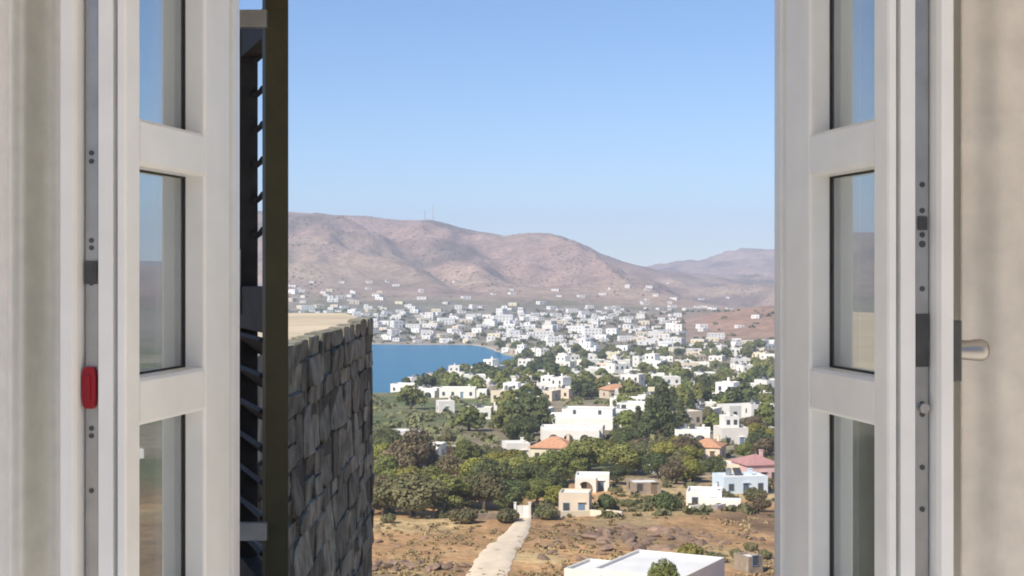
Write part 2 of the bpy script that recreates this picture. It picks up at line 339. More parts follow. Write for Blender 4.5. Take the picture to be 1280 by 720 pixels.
# dirt track up to the white gate
def ribbon(name, pts, m, lift=.12):
    P = []; 
    for (cx, cy, w) in pts:
        x, y, z = hit(cx, cy); P.append((x, y, w))
    Q_ = []
    for k in range(len(P) - 1):
        for t in np.linspace(0, 1, 8, endpoint=(k == len(P) - 2)): Q_.append([P[k][c] * (1 - t) + P[k + 1][c] * t for c in range(3)])
    vs_, fs = [], []
    for k, (x, y, w) in enumerate(Q_):
        a, b_ = Q_[max(k - 1, 0)], Q_[min(k + 1, len(Q_) - 1)]; d = Vector((b_[0] - a[0], b_[1] - a[1])).normalized()
        for s in np.linspace(-.5, .5, 7):
            ww = w * (1 + .16 * (rnd.random() - .5) * (abs(s) > .4))
            q = (x - d.y * -s * -ww, y + d.x * -s * ww); q = (x + d.y * s * ww, y - d.x * s * ww)
            vs_.append((*q, hz(*q) + lift - (.25 if abs(s) > .45 else 0)))
    for k in range(len(Q_) - 1):
        for s in range(6): o = k * 7 + s; fs.append((o, o + 1, o + 8, o + 7))
    mb = MB(); mb.add(vs_, fs); return mb.build(name, m, smooth=True)
tag(ribbon('dirt_track', [(598, 752, 5.2), (608, 722, 4.8), (618, 700, 4.5), (631, 682, 4.2), (645, 668, 3.3), (652, 657, 2.6), (655, 648, 2.2)], M['road'], .3), kind='structure')

# ---------------------------------------------------------------- the room round the window, shaped to block and bounce sun
def zz(v): return E + v
OP = (-.455, .455, -.52, .52)        # wall opening
mb = MB()
mb.box(-3, OP[0], 1.935, 2.40, zz(-5.2), zz(1.5)); mb.box(OP[1], 3, 1.935, 2.40, zz(-5.2), zz(1.5))
mb.box(OP[0], OP[1], 1.935, 2.40, zz(-5.2), zz(OP[2])); mb.box(OP[0], OP[1], 1.935, 2.40, zz(OP[3]), zz(1.5))
tag(mb.build('wall_window', M['room']), kind='structure')
for nm, x0, x1 in (('sun_block_wall_left', -3.0, -2.7), ('bounce_wall_right', 2.7, 3.0)):  # unseen side walls, cut to block sun on the left and bounce it right
    mb = MB(); mb.box(x0, x1, .1 if x0 < 0 else -.6, 1.933, zz(-5.2), zz(1.5)); tag(mb.build(nm, M['sidewall']), kind='structure')
mb = MB(); mb.box(-2.697, 2.697, -6.0, 1.932, zz(-1.85), zz(-1.6)); tag(mb.build('floor', M['floor']), kind='structure')  # unseen floor, drawn far back to bounce sunlight onto the sashes
mb = MB(); mb.box(-2.697, 2.697, .1, 1.932, zz(1.2), zz(1.45)); tag(mb.build('sun_block_ceiling', M['room']), kind='structure')  # unseen, stops short: keeps sun off the sashes, lets it reach the floor

# fixed frame of the window
fr_ = empty('window_frame', (0, 1.916, zz(-.52)), 0, 'white painted fixed frame set in the wall behind both open sashes', 'window frame')
for nm, b4 in (('jamb', (-.456, -.3585)), ('jamb', (.3455, .456))):
    mb = MB(); x0, x1 = b4; s = 1 if x0 < 0 else -1; xi = x1 if x0 < 0 else x0; xo = x0 if x0 < 0 else x1
    prof = [(xo, 0), (xi - s * .012, 0), (xi - s * .012, .016), (xi, .016), (xi, .062), (xo, .062)]
    mb.prism(prof, 2, 0, 1.04); mb.build(nm, M['paint'], fr_, .0015)
mb = MB(); mb.box(-.357, .344, .001, .062, .98, 1.04); mb.build('head', M['paint'], fr_, .0015)
mb = MB(); mb.box(-.357, .344, -.02, .075, 0, .055); mb.build('sill', M['paint'], fr_, .003)

# opened sashes
W, T = .3135, .068
def sash(hx, hy, th, mv, label, active):
    rz = math.atan2(-math.cos(th), -mv * -math.sin(th) if mv > 0 else -math.sin(th))
    root = empty('open_casement', (hx, hy, E), rz, label, 'casement', 'pair of inward opened window sashes')
    def fl(prof): return [(a, mv * b_) for a, b_ in prof]
    ZB, ZT = -.468, .468
    # stile with hinges (far end)
    mb = MB(); mb.prism(fl([(0, 0), (.080, 0), (.083, .003), (.083, .0262), (.066, .0262), (.066, .040), (.083, .040), (.083, .064), (.079, T), (-.006, T), (-.006, .05), (0, .05)]), 2, ZB, ZT); mb.build('stile', M['paint'], root, .0012)
    # shallow bead line on the hinge stile
    # lock stile (near end): stepped edge with hardware groove and room-side lip
    u0 = W - .036
    mb = MB(); mb.prism(fl([(u0 - .003, .003), (u0, 0), (W - .004, 0), (W - .001, .002), (W - .001, .0095), (W - .014, .0100), (W - .014, .0140), (W, .0145), (W, .031), (W - .014, .0312), (W - .014, .0508), (W + .008, .051), (W + .016, .053), (W + .016, .066), (W + .013, T), (u0, T), (u0 - .003, .064), (u0 - .003, .040), (u0 + .014, .040), (u0 + .014, .0262), (u0 - .003, .0262)]), 2, ZB, ZT)
    mb.build('stile', M['paint'], root, .0007)
    # rails: chamfered outside edges, rebate for the glass
    rails = [(-.468, -.405), (-.168, -.116), (.116, .168), (.405, .468)]
    for z0, z1 in rails:
        mb = MB()
        if z0 > -.3 and z1 < .3:
            pr = [(0, z0 + .004), (.004, z0), (.0262, z0), (.0262, z0 + .014), (.040, z0 + .014), (.040, z0), (.062, z0), (.066, z0 + .004), (.066, z1 - .004), (.062, z1), (.040, z1), (.040, z1 - .014), (.0262, z1 - .014), (.0262, z1), (.004, z1), (0, z1 - .004)]
        else: pr = [(.001, z0), (.066, z0), (.066, z1), (.001, z1)]
        mb.prism([(mv * a, c) for a, c in pr], 0, .0832, u0 - .0032); mb.build('rail', M['paint'], root, .0008 if len(pr) > 4 else .002)
    for z0, z1 in ((-.405, -.168), (-.116, .116), (.168, .405)):
        mb = MB(); y = sorted((mv * .0285, mv * .0325)); mb.box(.070, u0 + .010, y[0], y[1], z0 - .009, z1 + .009); p = mb.build('pane', M['glass'], root)
        mb = MB(); ya = sorted((mv * .0264, mv * .0283))
        a0, a1 = .0680, u0 + .0120
        mb.box(a0, a0 + .0165, ya[0], ya[1], z0 - .010, z1 + .010); mb.box(a1 - .0165, a1, ya[0], ya[1], z0 - .010, z1 + .010)
        mb.box(a0 + .0172, a1 - .0172, ya[0], ya[1], z0 - .010, z0 + .0022); mb.box(a0 + .0172, a1 - .0172, ya[0], ya[1], z1 - .0022, z1 + .010)
        mb.build('gasket', M['gasket'], root)
    # metal hardware strip in the groove
    y = sorted((mv * .0345, mv * .0490)); y2 = sorted((mv * .0365, mv * .0470))
    mb = MB(); mb.box(W - .0145, W - .0070, y[0], y[1], ZB + .01, ZT - .01); st = mb.build('lock_strip', M['steel'], root, .0006)
    ym = mv * .0418
    def screw(z, r_=.0032):
        mb = MB(); mb.tube([(W - .0072, ym, z), (W - .0060, ym, z)], r_, 10); mb.build('screw', M['steel_dark'], st)
    if active:
        for z in (.094, .066, .040, .0300, -.018, -.142, -.153, -.21, -.255): screw(z, .0030 if z != .030 else .0038)
        mb = MB(); mb.box(W - .0072, W - .0052, y[0], y[1], -.102, -.045); mb.build('lock_case_plate', M['steel_dark'], st, .0005)
        mb = MB(); mb.box(W - .0072, W - .0050, y2[0], y2[1], .045, .060); mb.build('sliding_cam', M['steel_dark'], st, .0005)
        mb = MB(); mb.tube([(W - .0070, ym, -.146), (W + .0005, ym, -.146)], [.0055, .0055], 12); mb.build('locking_pin', M['steel'], st, smooth=False)
    else:
        for z in (.128, .119, -.012, .026, -.128, -.176, -.168, .034, -.235): screw(z, .0028)
        mb = MB(); mb.box(W - .0072, W - .0045, y[0], y[1], -.013, .012); mb.build('strip_joint', M['steel_dark'], st, .0005)
        # red release lever: rounded frame with a slot
        mb = MB(); pr = []
        for k in range(16):
            t = 2 * math.pi * k / 16; pr.append((math.copysign(min(abs(math.cos(t)) * .0095, .0078), math.cos(t)), math.copysign(min(abs(math.sin(t)) * .027, .0225), math.sin(t))))
        mb.prism([(mv * .0418 + a, -.124 + c) for a, c in pr], 0, W - .0068, W + .0010); lv = mb.build('release_lever', M['red'], root, .0008)
        lv['label'] = 'red plastic release lever'
        mb = MB(); mb.box(W + .0010, W + .0026, ym - .0025, ym + .0025, -.137, -.111); mb.build('finger_grip', M['red'], lv, .0005)
    # hinges on the far end
    for z in (-.36, .36):
        mb = MB(); mb.tube([(-.004, mv * .060, z - .035), (-.004, mv * .060, z + .035)], .0065, 10); mb.build('hinge', M['steel'], root)
    if active:
        zc = -.0845
        mb = MB(); y = sorted((mv * (T - .0005), mv * (T + .0115))); mb.box(W - .026, W + .010, y[0], y[1], zc - .033, zc + .033); hd = mb.build('window_handle', M['steel_dark'], root, .002)
        hd['label'] = 'satin metal window handle turned level'
        mb = MB(); pts = []; rs = []
        for k, (a, r_) in enumerate(((T + .010, .0095), (T + .016, .0095), (T + .024, .0105), (T + .036, .0118), (T + .043, .0120), (T + .0475, .0100))): pts.append((W - .008, mv * a, zc)); rs.append(r_)
        mb.tube(pts, rs, 16); mb.build('neck', M['chrome'], hd, smooth=True)
        mb = MB(); mb.tube([(W - .002, mv * (T + .036), zc), (W - .03, mv * (T + .036), zc), (W - .07, mv * (T + .037), zc - .002), (W - .115, mv * (T + .037), zc - .002), (W - .122, mv * (T + .037), zc - .002)], [.0085, .0100, .0095, .0090, .005], 14); mb.build('grip', M['chrome'], hd, smooth=True)
    return root
TH = R(9.7)
sash(-.3590, 1.909, TH, -1, 'white window sash with a red release lever on its lock edge, beside the stone building', False)
sash(.3480, 1.909, TH, 1, 'white window sash with a metal handle on its room side, beside the beige curtain', True)

# curtains hanging from the ceiling on either side
def curtain(name, x0, x1, yb, amp, folds, m, label, seed):
    rg = random.Random(seed); n_ = 220; nzv = 26; V_ = []
    ph = [rg.random() * 6 for _ in range(5)]
    for kz in range(nzv):
        z = zz(-1.58) + (2.785) * kz / (nzv - 1); tz = kz / (nzv - 1)
        for k in range(n_):
            t = k / (n_ - 1); u = t * folds * 2 * math.pi
            w = math.sin(u + ph[0] + .25 * math.sin(3 * tz + ph[1])) + .45 * math.sin(1.7 * u + ph[2] + .5 * tz) + .22 * math.sin(3.9 * u + ph[3])
            V_.append((x0 + (x1 - x0) * t + .010 * math.cos(u + ph[4]), yb + amp * w * (.75 + .25 * (1 - tz)), z))
    Q_ = [(a * n_ + k, a * n_ + k + 1, (a + 1) * n_ + k + 1, (a + 1) * n_ + k) for a in range(nzv - 1) for k in range(n_ - 1)]
    o = npmesh(name, V_, Q_, m, smooth=True)
    md = o.modifiers.new('thickness', 'SOLIDIFY'); md.thickness = .0022
    return tag(o, label, 'curtain', 'curtains either side of the window')
curtain('curtain', -1.25, -.528, 1.785, .034, 6.0, M['curtain_l'], 'linen curtain painted paler as if lit, in soft folds beside the sash with the red lever', 3)
curtain('curtain', .545, 1.35, 1.845, .007, 4.0, M['curtain_r'], 'beige linen curtain hanging nearly flat behind the metal window handle', 8)

# louvred shutter swung open outside
sa = R(109); sh = empty('window_shutter', (-.380, 2.425, zz(-.60)), sa, 'olive brown wooden shutter with missing upper slats, swung open beside the stone building', 'shutter')
# local x: from hinge stile to free stile, local y: thickness
mb = MB(); mb.box(-.004, .030, -.0185, .0185, 0, 1.05); mb.build('stile', M['olive'], sh, .002)
mb = MB(); mb.box(.285, .335, -.017, .017, 0, 1.045); s2 = mb.build('stile', M['shutter_dark'], sh, .002); s2['label'] = 'dark free stile'
mb = MB(); mb.box(.0302, .2848, -.014, .014, .985, 1.035); mb.build('rail', M['shutter_dark'], sh, .002)
mb = MB(); mb.box(.0302, .2848, -.0165, .0165, .50, .575); mb.build('rail', M['shutter_dark'], sh, .002)
mb = MB(); mb.box(.0302, .2848, -.0165, .0165, 0, .09); mb.build('rail', M['shutter_dark'], sh, .002)
mb = MB(); mb.box(.262, .338, .0172, .0205, .525, .64); pl = mb.build('pale_plate', M['steel'], sh, .001); pl['label'] = 'pale grey metal plate'  # pale plate invented for a lighter stretch of the free stile
for k in range(6):                     # pivots of the missing upper slats
    z = .665 + k * .063
    mb = MB(); mb.tube([(.292, -.008, z + .006), (.270, -.012, z), (.262, -.017, z + .004), (.258, -.021, z + .014)], [.006, .006, .005, .003], 7); mb.build('slat_pivot', M['shutter_dark'], sh, smooth=True)
for k in range(7):
    z = .125 + k * .058
    Tm = Matrix.Translation((0, 0, z)) @ Matrix.Rotation(R(40), 4, 'X')
    mb = MB(); mb.box(.0303, .2847, -.028, .028, -.004, .004, T=Tm); mb.build('slat', M['shutter_dark'], sh, .001)
for z in (1.005, .185):
    mb = MB(); q = sh.matrix_basis.inverted()
    mb.box(-.475, -.392, 2.396, 2.412, zz(-.60 + z - .014), zz(-.60 + z + .014))
    mb.v = [tuple(Matrix.LocRotScale(sh.location, sh.rotation_euler, None).inverted() @ Vector(v)) for v in mb.v]
    mb.build('hinge_strap', M['steel'], sh, .001)

# ---------------------------------------------------------------- stone outbuilding beside the window
sb = empty('stone_building', (-1.0, 7.0, zz(-5.0)), 0, 'low dark stone building with a flat cream roof right outside the window', 'building')
TOPZ = 5.0 - .335
mb = MB(); mb.add([(-4.5, -2.9, 0), (-.014, -2.9, 0), (-.014, 3.78, 0), (-.33, 5.3, 0), (-4.5, 5.3, 0)] + [(x, y, TOPZ - .06) for x, y in ((-4.5, -2.9), (-.014, -2.9), (-.014, 3.78), (-.33, 5.3), (-4.5, 5.3))], [(4, 3, 2, 1, 0), (5, 6, 7, 8, 9), (0, 1, 6, 5), (1, 2, 7, 6), (2, 3, 8, 7), (3, 4, 9, 8), (4, 0, 5, 9)])
mb.build('wall', M['mortar'], sb)
mb = MB(); rp = ((-4.52, -2.92), (-.062, -2.92), (-.062, 3.74), (-.36, 5.30), (-4.52, 5.30))
mb.add([(x, y, TOPZ - .048) for x, y in rp] + [(x, y, TOPZ) for x, y in rp], [(4, 3, 2, 1, 0), (5, 6, 7, 8, 9)] + [(k, (k + 1) % 5, 5 + (k + 1) % 5, 5 + k) for k in range(5)])
mb.build('roof', M['cap'], sb, .008)
# stones of the visible face, laid in rough courses, each its own size and depth
rs = random.Random(21); smesh = []
def stone_at(y0, y1, z0, z1, dep):
    ym, zm = (y0 + y1) / 2, (z0 + z1) / 2; hy, hz_ = (y1 - y0) / 2, (z1 - z0) / 2
    pr = []
    for cy, cz in ((-1, -1), (-.25, -1), (.45, -1), (1, -1), (1, 0), (1, 1), (.3, 1), (-.4, 1), (-1, 1), (-1, .1)):
        cut = rs.choice((.0, .0, .10, .30)) if abs(cy) == 1 and abs(cz) == 1 else 0
        pr.append((ym + hy * (cy * (1 - cut * .5) + rs.uniform(-.07, .07)), zm + hz_ * (cz * (1 - cut) + rs.uniform(-.09, .09))))
    mb = MB(); tilt = rs.uniform(-.25, .25); tl2 = rs.uniform(-.15, .15)
    back = [(-.09, *p) for p in pr]; ft = [(dep * .55, *p) for p in pr]
    cap_ = [(dep + tilt * (p[0] - ym) * .25 + tl2 * (p[1] - zm), ym + (p[0] - ym) * .95, zm + (p[1] - zm) * .90) for p in pr]
    n_ = len(pr); fs = [tuple(range(2 * n_, 3 * n_))]
    for b_ in (0, n_): fs += [(b_ + q, b_ + (q + 1) % n_, b_ + n_ + (q + 1) % n_, b_ + n_ + q) for q in range(n_)]
    mb.add(back + ft + cap_, fs); mb.build('stone', M['schist'], sb)
z = TOPZ + .006; row = 0
while z > TOPZ - 2.35:
    hgt = rs.choice((.07, .10, .13, .17, .22, .26)) * rs.uniform(.85, 1.15); y = -2.6 - rs.random() * .3
    while y < 3.78:
        ln = rs.uniform(.22, .62); y1 = min(y + ln, 3.80)
        if y1 - y > .08 and y1 > -1.6:
            if hgt > .2 and rs.random() < .35:
                zmid = z - hgt * rs.uniform(.4, .6); stone_at(y + .01, y1 - .01, zmid + .007, z - .006, rs.uniform(-.01, .012)); stone_at(y + .01, y1 - .01, z - hgt + .006, zmid - .007, rs.uniform(-.01, .012))
            else: stone_at(y + .01, y1 - .01, z - hgt + .006 - rs.uniform(0, .02), z - .006 + rs.uniform(0, .015), rs.uniform(-.012, .012))
        y = y1
    z -= hgt; row += 1

# ---------------------------------------------------------------- houses
def window(parent, x, y, z, w, h, m_frame, face='f', shutters=False):
    def P(a0, a1, d0, d1, z0, z1, mb):
        # a along the facade, d outwards
        if face == 'f': mb.box(x + a0, x + a1, y - d1, y - d0, z0, z1)
        elif face == 'l': mb.box(x - d1, x - d0, y + a0, y + a1, z0, z1)
        else: mb.box(x + d0, x + d1, y + a0, y + a1, z0, z1)
    mb = MB(); t = .09
    P(-w / 2, -w / 2 + t, -.05, .06, z, z + h, mb); P(w / 2 - t, w / 2, -.05, .06, z, z + h, mb); P(-w / 2 + t, w / 2 - t, -.05, .06, z, z + t, mb); P(-w / 2 + t, w / 2 - t, -.05, .06, z + h - t, z + h, mb)
    wo = mb.build('window', m_frame, parent)
    mb = MB(); P(-w / 2 + t, w / 2 - t, -.04, .02, z + t, z + h - t, mb); mb.build('pane', M['hglass'], wo)
    if shutters:
        for s in (-1, 1):
            mb = MB(); a = s * (w / 2 + .24); P(a - .23, a + .23, .0, .05, z, z + h, mb); mb.build('shutter', m_frame, wo)
def block(root, x0, x1, y0, y1, z0, z1, m, name='wall', par=.35, roofm=None):
    mb = MB(); mb.box(x0, x1, y0, y1, z0, z1)
    if par:
        t = .22
        mb.box(x0, x1, y0, y0 + t, z1, z1 + par); mb.box(x0, x1, y1 - t, y1, z1, z1 + par); mb.box(x0, x0 + t, y0 + t, y1 - t, z1, z1 + par); mb.box(x1 - t, x1, y0 + t, y1 - t, z1, z1 + par)
    o = mb.build(name, m, root)
    if par:
        mb = MB(); mb.box(x0 + .221, x1 - .221, y0 + .221, y1 - .221, z1 + .004, z1 + .06); mb.build('roof', roofm or M['roof_white'], root)
    return o
def tank(root, x, y, z):
    mb = MB(); mb.tube([(x, y, z), (x, y, z + 1.15), (x, y, z + 1.3)], [.5, .5, .2], 12); mb.build('water_tank', M['steel'], root)
    mb = MB(); Tm = Matrix.Translation((x + 1.6, y, z + .62)) @ Matrix.Rotation(R(38), 4, 'X'); mb.box(-.7, .7, -.9, .9, -.04, .04, T=Tm); mb.build('solar_panel', M['hglass'], root)
def hip(root, x0, x1, y0, y1, z, rise, m, ov=.35, name='roof'):
    x0 -= ov; x1 += ov; y0 -= ov; y1 += ov; k = min(x1 - x0, y1 - y0) / 2 * .92; cy = (y0 + y1) / 2
    mb = MB(); mb.add([(x0, y0, z), (x1, y0, z), (x1, y1, z), (x0, y1, z), (x0, y0, z + .15), (x1, y0, z + .15), (x1, y1, z + .15), (x0, y1, z + .15), (x0 + k, cy, z + rise), (x1 - k, cy, z + rise)],
        [(3, 2, 1, 0), (0, 1, 5, 4), (1, 2, 6, 5), (2, 3, 7, 6), (3, 0, 4, 7), (4, 5, 9, 8), (5, 6, 9), (6, 7, 8, 9), (7, 4, 8)])
    return mb.build(name, m, root)
def arch_wall(root, x0, x1, y0, y1, h, spans, m, name='arcade'):
    """front wall pierced by round arches; spans = [(centre, half width, springing height)]"""
    mb = MB(); cur = x0
    for c, hw, sp in spans:
        mb.box(cur, c - hw, y0, y1, -1.5, h); n_ = 10
        for k in range(n_):
            a0, a1 = math.pi - math.pi * k / n_, math.pi - math.pi * (k + 1) / n_
            xa, xb = c + hw * math.cos(a0), c + hw * math.cos(a1); za, zb = sp + hw * math.sin(a0), sp + hw * math.sin(a1)
            mb.add([(xa, y0, za), (xb, y0, zb), (xb, y0, h), (xa, y0, h), (xa, y1, za), (xb, y1, zb), (xb, y1, h), (xa, y1, h)], [(0, 1, 2, 3), (7, 6, 5, 4), (0, 4, 5, 1), (3, 2, 6, 7)])
        cur = c + hw
    mb.box(cur, x1, y0, y1, -1.5, h)
    return mb.build(name, m, root)
def make_house(loc, rz, w, d, h, label, group=None, wall='white', roof='flat', upper=None, arch=None, nwin=3, frame='blue_wood', door=True, pergola=False, chimney=True, shutters=False, side=None, cat='house'):
    root = empty('house', loc, rz, label, cat, group)
    wm = M[wall]; x0, x1, y0, y1 = -w / 2, w / 2, -d / 2, d / 2
    if roof == 'flat': block(root, x0, x1, y0, y1, -2.0, h, wm)
    else:
        block(root, x0, x1, y0, y1, -2.0, h, wm, par=0); hip(root, x0, x1, y0, y1, h + .003, min(w, d) * .26, M[roof])
    if arch:
        ad = arch.get('depth', 1.8); arch_wall(root, x0 + arch['x0'] * w, x0 + arch['x1'] * w, y0 - ad, y0 - ad + .3, arch['h'], [(x0 + c * w, hw, sp) for c, hw, sp in arch['spans']], wm)
        mb = MB(); mb.box(x0 + arch['x0'] * w, x0 + arch['x1'] * w, y0 - ad, y0 - .003, arch['h'] + .003, arch['h'] + .22); mb.build('porch_roof', M['roof_white'], root)
    nst = 2 if h > 5 else 1
    for s in range(nst):
        zb = .95 + s * 2.9
        for k in range(nwin):
            x = x0 + w * (k + .5) / nwin
            if s == 0 and door and k == nwin // 2: continue
            window(root, x, y0, zb, 1.0, 1.25, M[frame], 'f', shutters)
        if d > 4.5:
            for f, x in (('l', x0), ('r', x1)): window(root, x, y0 + d * .5, zb, .9, 1.2, M[frame], f)
    if door:
        x = x0 + w * (nwin // 2 + .5) / nwin
        mb = MB(); mb.box(x - .5, x + .5, y0 - .05, y0 + .05, 0, 2.15); dr = mb.build('door', M[frame], root)
        mb = MB(); mb.box(x - .62, x + .62, y0 - .30, y0 + .02, 2.3, 2.40); mb.build('lintel', wm, dr)
    if upper:
        ux0, ux1, uy0, uy1, uh = upper; a, b_, c, e = x0 + ux0 * w, x0 + ux1 * w, y0 + uy0 * d, y0 + uy1 * d; zb = h + .062
        block(root, a, b_, c, e, zb, zb + uh, wm, 'upper_storey')
        for k in range(2): window(root, a + (b_ - a) * (k + .5) / 2, c, zb + .8, .9, 1.2, M[frame], 'f', shutters)
    if side:
        sx0, sx1, sy0, sy1, s_h = side; block(root, sx0, sx1, sy0, sy1, -2.0, s_h, wm, 'side_wing'); window(root, (sx0 + sx1) / 2, sy0, .9, .9, 1.1, M[frame], 'f')
    if chimney:
        zt = h + (upper[4] + .4 if upper else 0) + (min(w, d) * .18 if roof != 'flat' else .05); xx = x0 + w * (.8 if not upper else (upper[0] + upper[1]) / 2)
        mb = MB(); mb.box(xx - .3, xx + .3, y1 - d * .35, y1 - d * .35 + .55, zt - .3, zt + 1.0); ch = mb.build('chimney', wm, root)
        mb = MB(); mb.box(xx - .38, xx + .38, y1 - d * .35 - .08, y1 - d * .35 + .63, zt + 1.003, zt + 1.12); mb.build('cap', wm, ch)
    if roof == 'flat' and 7.5 < w < 10 and not upper: tank(root, x0 + w * .3, y1 - d * .3, h + .05)
    if pergola:
        pw, pd = min(4.5, w * .6), 3.0; px0 = x0 + .2
        for a in (0, 1):
            mb = MB(); mb.box(px0 + a * pw - .1, px0 + a * pw + .1, y0 - pd, y0 - pd + .2, -1.5, 2.5); mb.build('post', wm, root)
        mb = MB(); mb.box(px0 - .15, px0 + pw + .15, y0 - pd - .1, y0 - pd + .28, 2.503, 2.68)
        for k in range(7): xx = px0 + k * pw / 6; mb.box(xx - .05, xx + .05, y0 - pd - .3, y0 - .01, 2.685, 2.80)
        mb.build('pergola', M['brown_wood'], root)
    return root
taken = []       # (x, y, radius) of everything placed on the ground
def free(x, y, r_):
    return all((x - a) ** 2 + (y - b_) ** 2 > (r_ + c) ** 2 for a, b_, c in taken)
MARK = []
def H(xc, yb, wpx, d, h, rot, label, sink=.3, mark=None, **kw):
    x, y, z = hit(xc, yb); w = wpx * y / F; y += d / 2
    zs = min(hz(x + a * w / 2, y + b_ * d / 2) for a in (-1, 1) for b_ in (-1, 1))
    taken.append((x, y, max(w, d) * .5))
    if mark: MARK.append((mark, x, y))
    return make_house((x, y, max(zs, z - 1.2) - sink + .2), R(rot), w, d, h, label, **kw)
H(832, 757, 124, 12, 3.4, -28, 'long white house with a broad whitewashed roof below the rocky slope', mark='the long white house below the rocks', nwin=4, side=(-9.2, -5.6, -4.2, 2.0, 2.7), chimney=False, pergola=True)
H(938, 716, 22, 3, 1.7, 25, 'small grey-white shed among bushes beside the rocky slope', nwin=1, chimney=False, wall='stonehouse', door=False)
H(720, 645, 38, 4.5, 3.3, -8, 'cream box house with a tall blank front at the top of the rocky bank', mark='the cream box house on the rocky bank', wall='cream', nwin=2, chimney=False)
H(742, 614, 42, 5, 2.8, -5, 'white cottage with one wide arched porch among dark trees', mark='the one-arched white cottage', nwin=2, arch=dict(x0=0, x1=.62, h=2.6, depth=1.8, spans=[(.30, 1.3, 1.0)]), chimney=False)
H(806, 618, 36, 5, 2.0, 8, 'low tan stone farm building between two round dark bushes', mark='the low tan stone farm building', wall='stonehouse', nwin=2, frame='brown_wood', chimney=False)
H(884, 634, 44, 6, 2.7, -10, 'white house with an arched garden wall at the upper edge of the orange field', mark='the arched garden wall', nwin=2, arch=dict(x0=.5, x1=1.55, h=2.0, depth=2.2, spans=[(.95, 1.5, .2), (1.35, .6, .9)]))
H(928, 617, 58, 6, 3.0, 12, 'pale blue-white house with a flat roof right behind the arched garden wall', mark='the pale blue house', wall='paleblue', nwin=3)
H(918, 600, 36, 6, 3.0, -12, 'cream house wing adjoining the pink house', wall='cream', nwin=2, chimney=False)
H(948, 602, 42, 8, 3.5, 14, 'pink house with a dull red tiled roof', mark='the pink red-roofed house', wall='pink', roof='tile_red', nwin=3, frame='brown_wood')
H(888, 573, 38, 8, 3.0, -18, 'cream cottage with a bright orange roof next to the white stepped tower house', mark='the orange-roofed cream cottage', wall='cream', roof='tile_orange', nwin=2, frame='brown_wood')
H(916, 556, 34, 7, 4.2, 10, 'white stepped tower house with a smaller storey on top', mark='the stepped tower house', nwin=2, upper=(.2, .75, .3, .9, 2.6))
H(868, 552, 44, 7, 3.0, -8, 'long white single-storey house with an arched porch beside the tower house', mark='the long porch house', nwin=3, arch=dict(x0=.45, x1=1.0, h=2.5, depth=2, spans=[(.72, 1.4, .8)]))
H(694, 577, 52, 8, 3.2, -14, 'cream house with a low orange hipped roof below the big white villa', mark='the low orange hipped roof', wall='cream', roof='tile_orange', nwin=3, frame='brown_wood')
H(645, 574, 30, 6, 3.4, 10, 'small white cube house just left of the orange hipped roof', nwin=2)
H(533, 573, 40, 7, 3.0, -12, 'white house with a wide arched veranda under the green meadow', mark='the wide arched veranda', nwin=2, arch=dict(x0=0, x1=1.0, h=2.5, depth=2.6, spans=[(.32, 1.6, .5), (.78, .9, 1.2)]), chimney=False)
H(507, 556, 38, 6, 3.2, 6, 'flat white house on the green meadow above the arched veranda', mark='the flat white meadow house', nwin=3, chimney=False)
H(573, 574, 18, 4, 2.4, 0, 'tiny white hut between the meadow and the grove', mark='the tiny white hut', nwin=1, chimney=False)
H(605, 606, 14, 3, 2.4, 10, 'tiny cream hut hidden among yellow-green trees', mark='the tiny cream hut', wall='cream', nwin=1, chimney=False)
H(724, 537, 96, 15, 3.6, -10, 'big white villa with a long flat roof above the trees', mark='the big white villa', nwin=4, upper=(.30, .97, .35, .95, 1.9), chimney=False)
H(716, 551, 78, 6, 3.4, -6, 'white annexe with an arched arcade in front of the big villa', nwin=4, arch=dict(x0=.05, x1=.95, h=2.9, depth=2.0, spans=[(.22, 1.2, .9), (.46, 1.2, .9), (.72, 1.2, .9)]), chimney=False)
H(790, 541, 28, 4, 2.0, -10, 'low white shed beside the annexe of the big villa', mark='the low shed by the villa', nwin=2, chimney=False)
H(815, 592, 18, 4, 2.0, 25, 'small white shed roof poking out of the grove above the stone farm building', nwin=1, chimney=False)
H(598, 524, 34, 6, 3.2, -6, 'long low white house at the upper edge of the meadow', mark='the long low house above the meadow', nwin=3, chimney=False)
H(556, 516, 20, 6, 3.6, 12, 'narrow white house at the seaward corner of the meadow', mark='the narrow seaward house', nwin=1)
def garden_wall(pts, h, m, label):
    P = [hit(a, b_)[:2] for a, b_ in pts]; x0, y0 = P[0]; root = empty('garden_wall', (x0, y0, hz(x0, y0)), 0, label, 'wall')
    for (xa, ya), (xb, yb) in zip(P[:-1], P[1:]):
        n_ = max(1, int(math.hypot(xb - xa, yb - ya) / 2.5)); an = math.atan2(yb - ya, xb - xa)
        for k in range(n_):
            u0, u1 = k / n_, (k + 1) / n_; q0 = (xa + (xb - xa) * u0, ya + (yb - ya) * u0); q1 = (xa + (xb - xa) * u1, ya + (yb - ya) * u1); L = math.hypot(q1[0] - q0[0], q1[1] - q0[1])
            Tm = Matrix.Translation((q0[0] - x0, q0[1] - y0, (hz(*q0) + hz(*q1)) / 2 - hz(x0, y0))) @ Matrix.Rotation(an, 4, 'Z')
            mb = MB(); mb.box(.005, L - .005, -.2, .2, -.8, h * rnd.uniform(.9, 1.06), T=Tm); mb.build('wall_section', m, root, .03, seg=1)
garden_wall([(700, 647), (738, 645), (778, 646)], .9, M['cream'], 'low cream retaining wall under the cream box house')
garden_wall([(862, 638), (896, 637), (926, 634)], .8, M['white'], 'low white retaining wall along the top of the orange field')
garden_wall([(596, 650), (640, 649.5)], 1.0, M['stonehouse'], 'low tan stone wall running up to the white gate from the grove')
garden_wall([(666, 649), (700, 648)], 1.0, M['stonehouse'], 'low tan stone wall between the white gate and the cream box house')
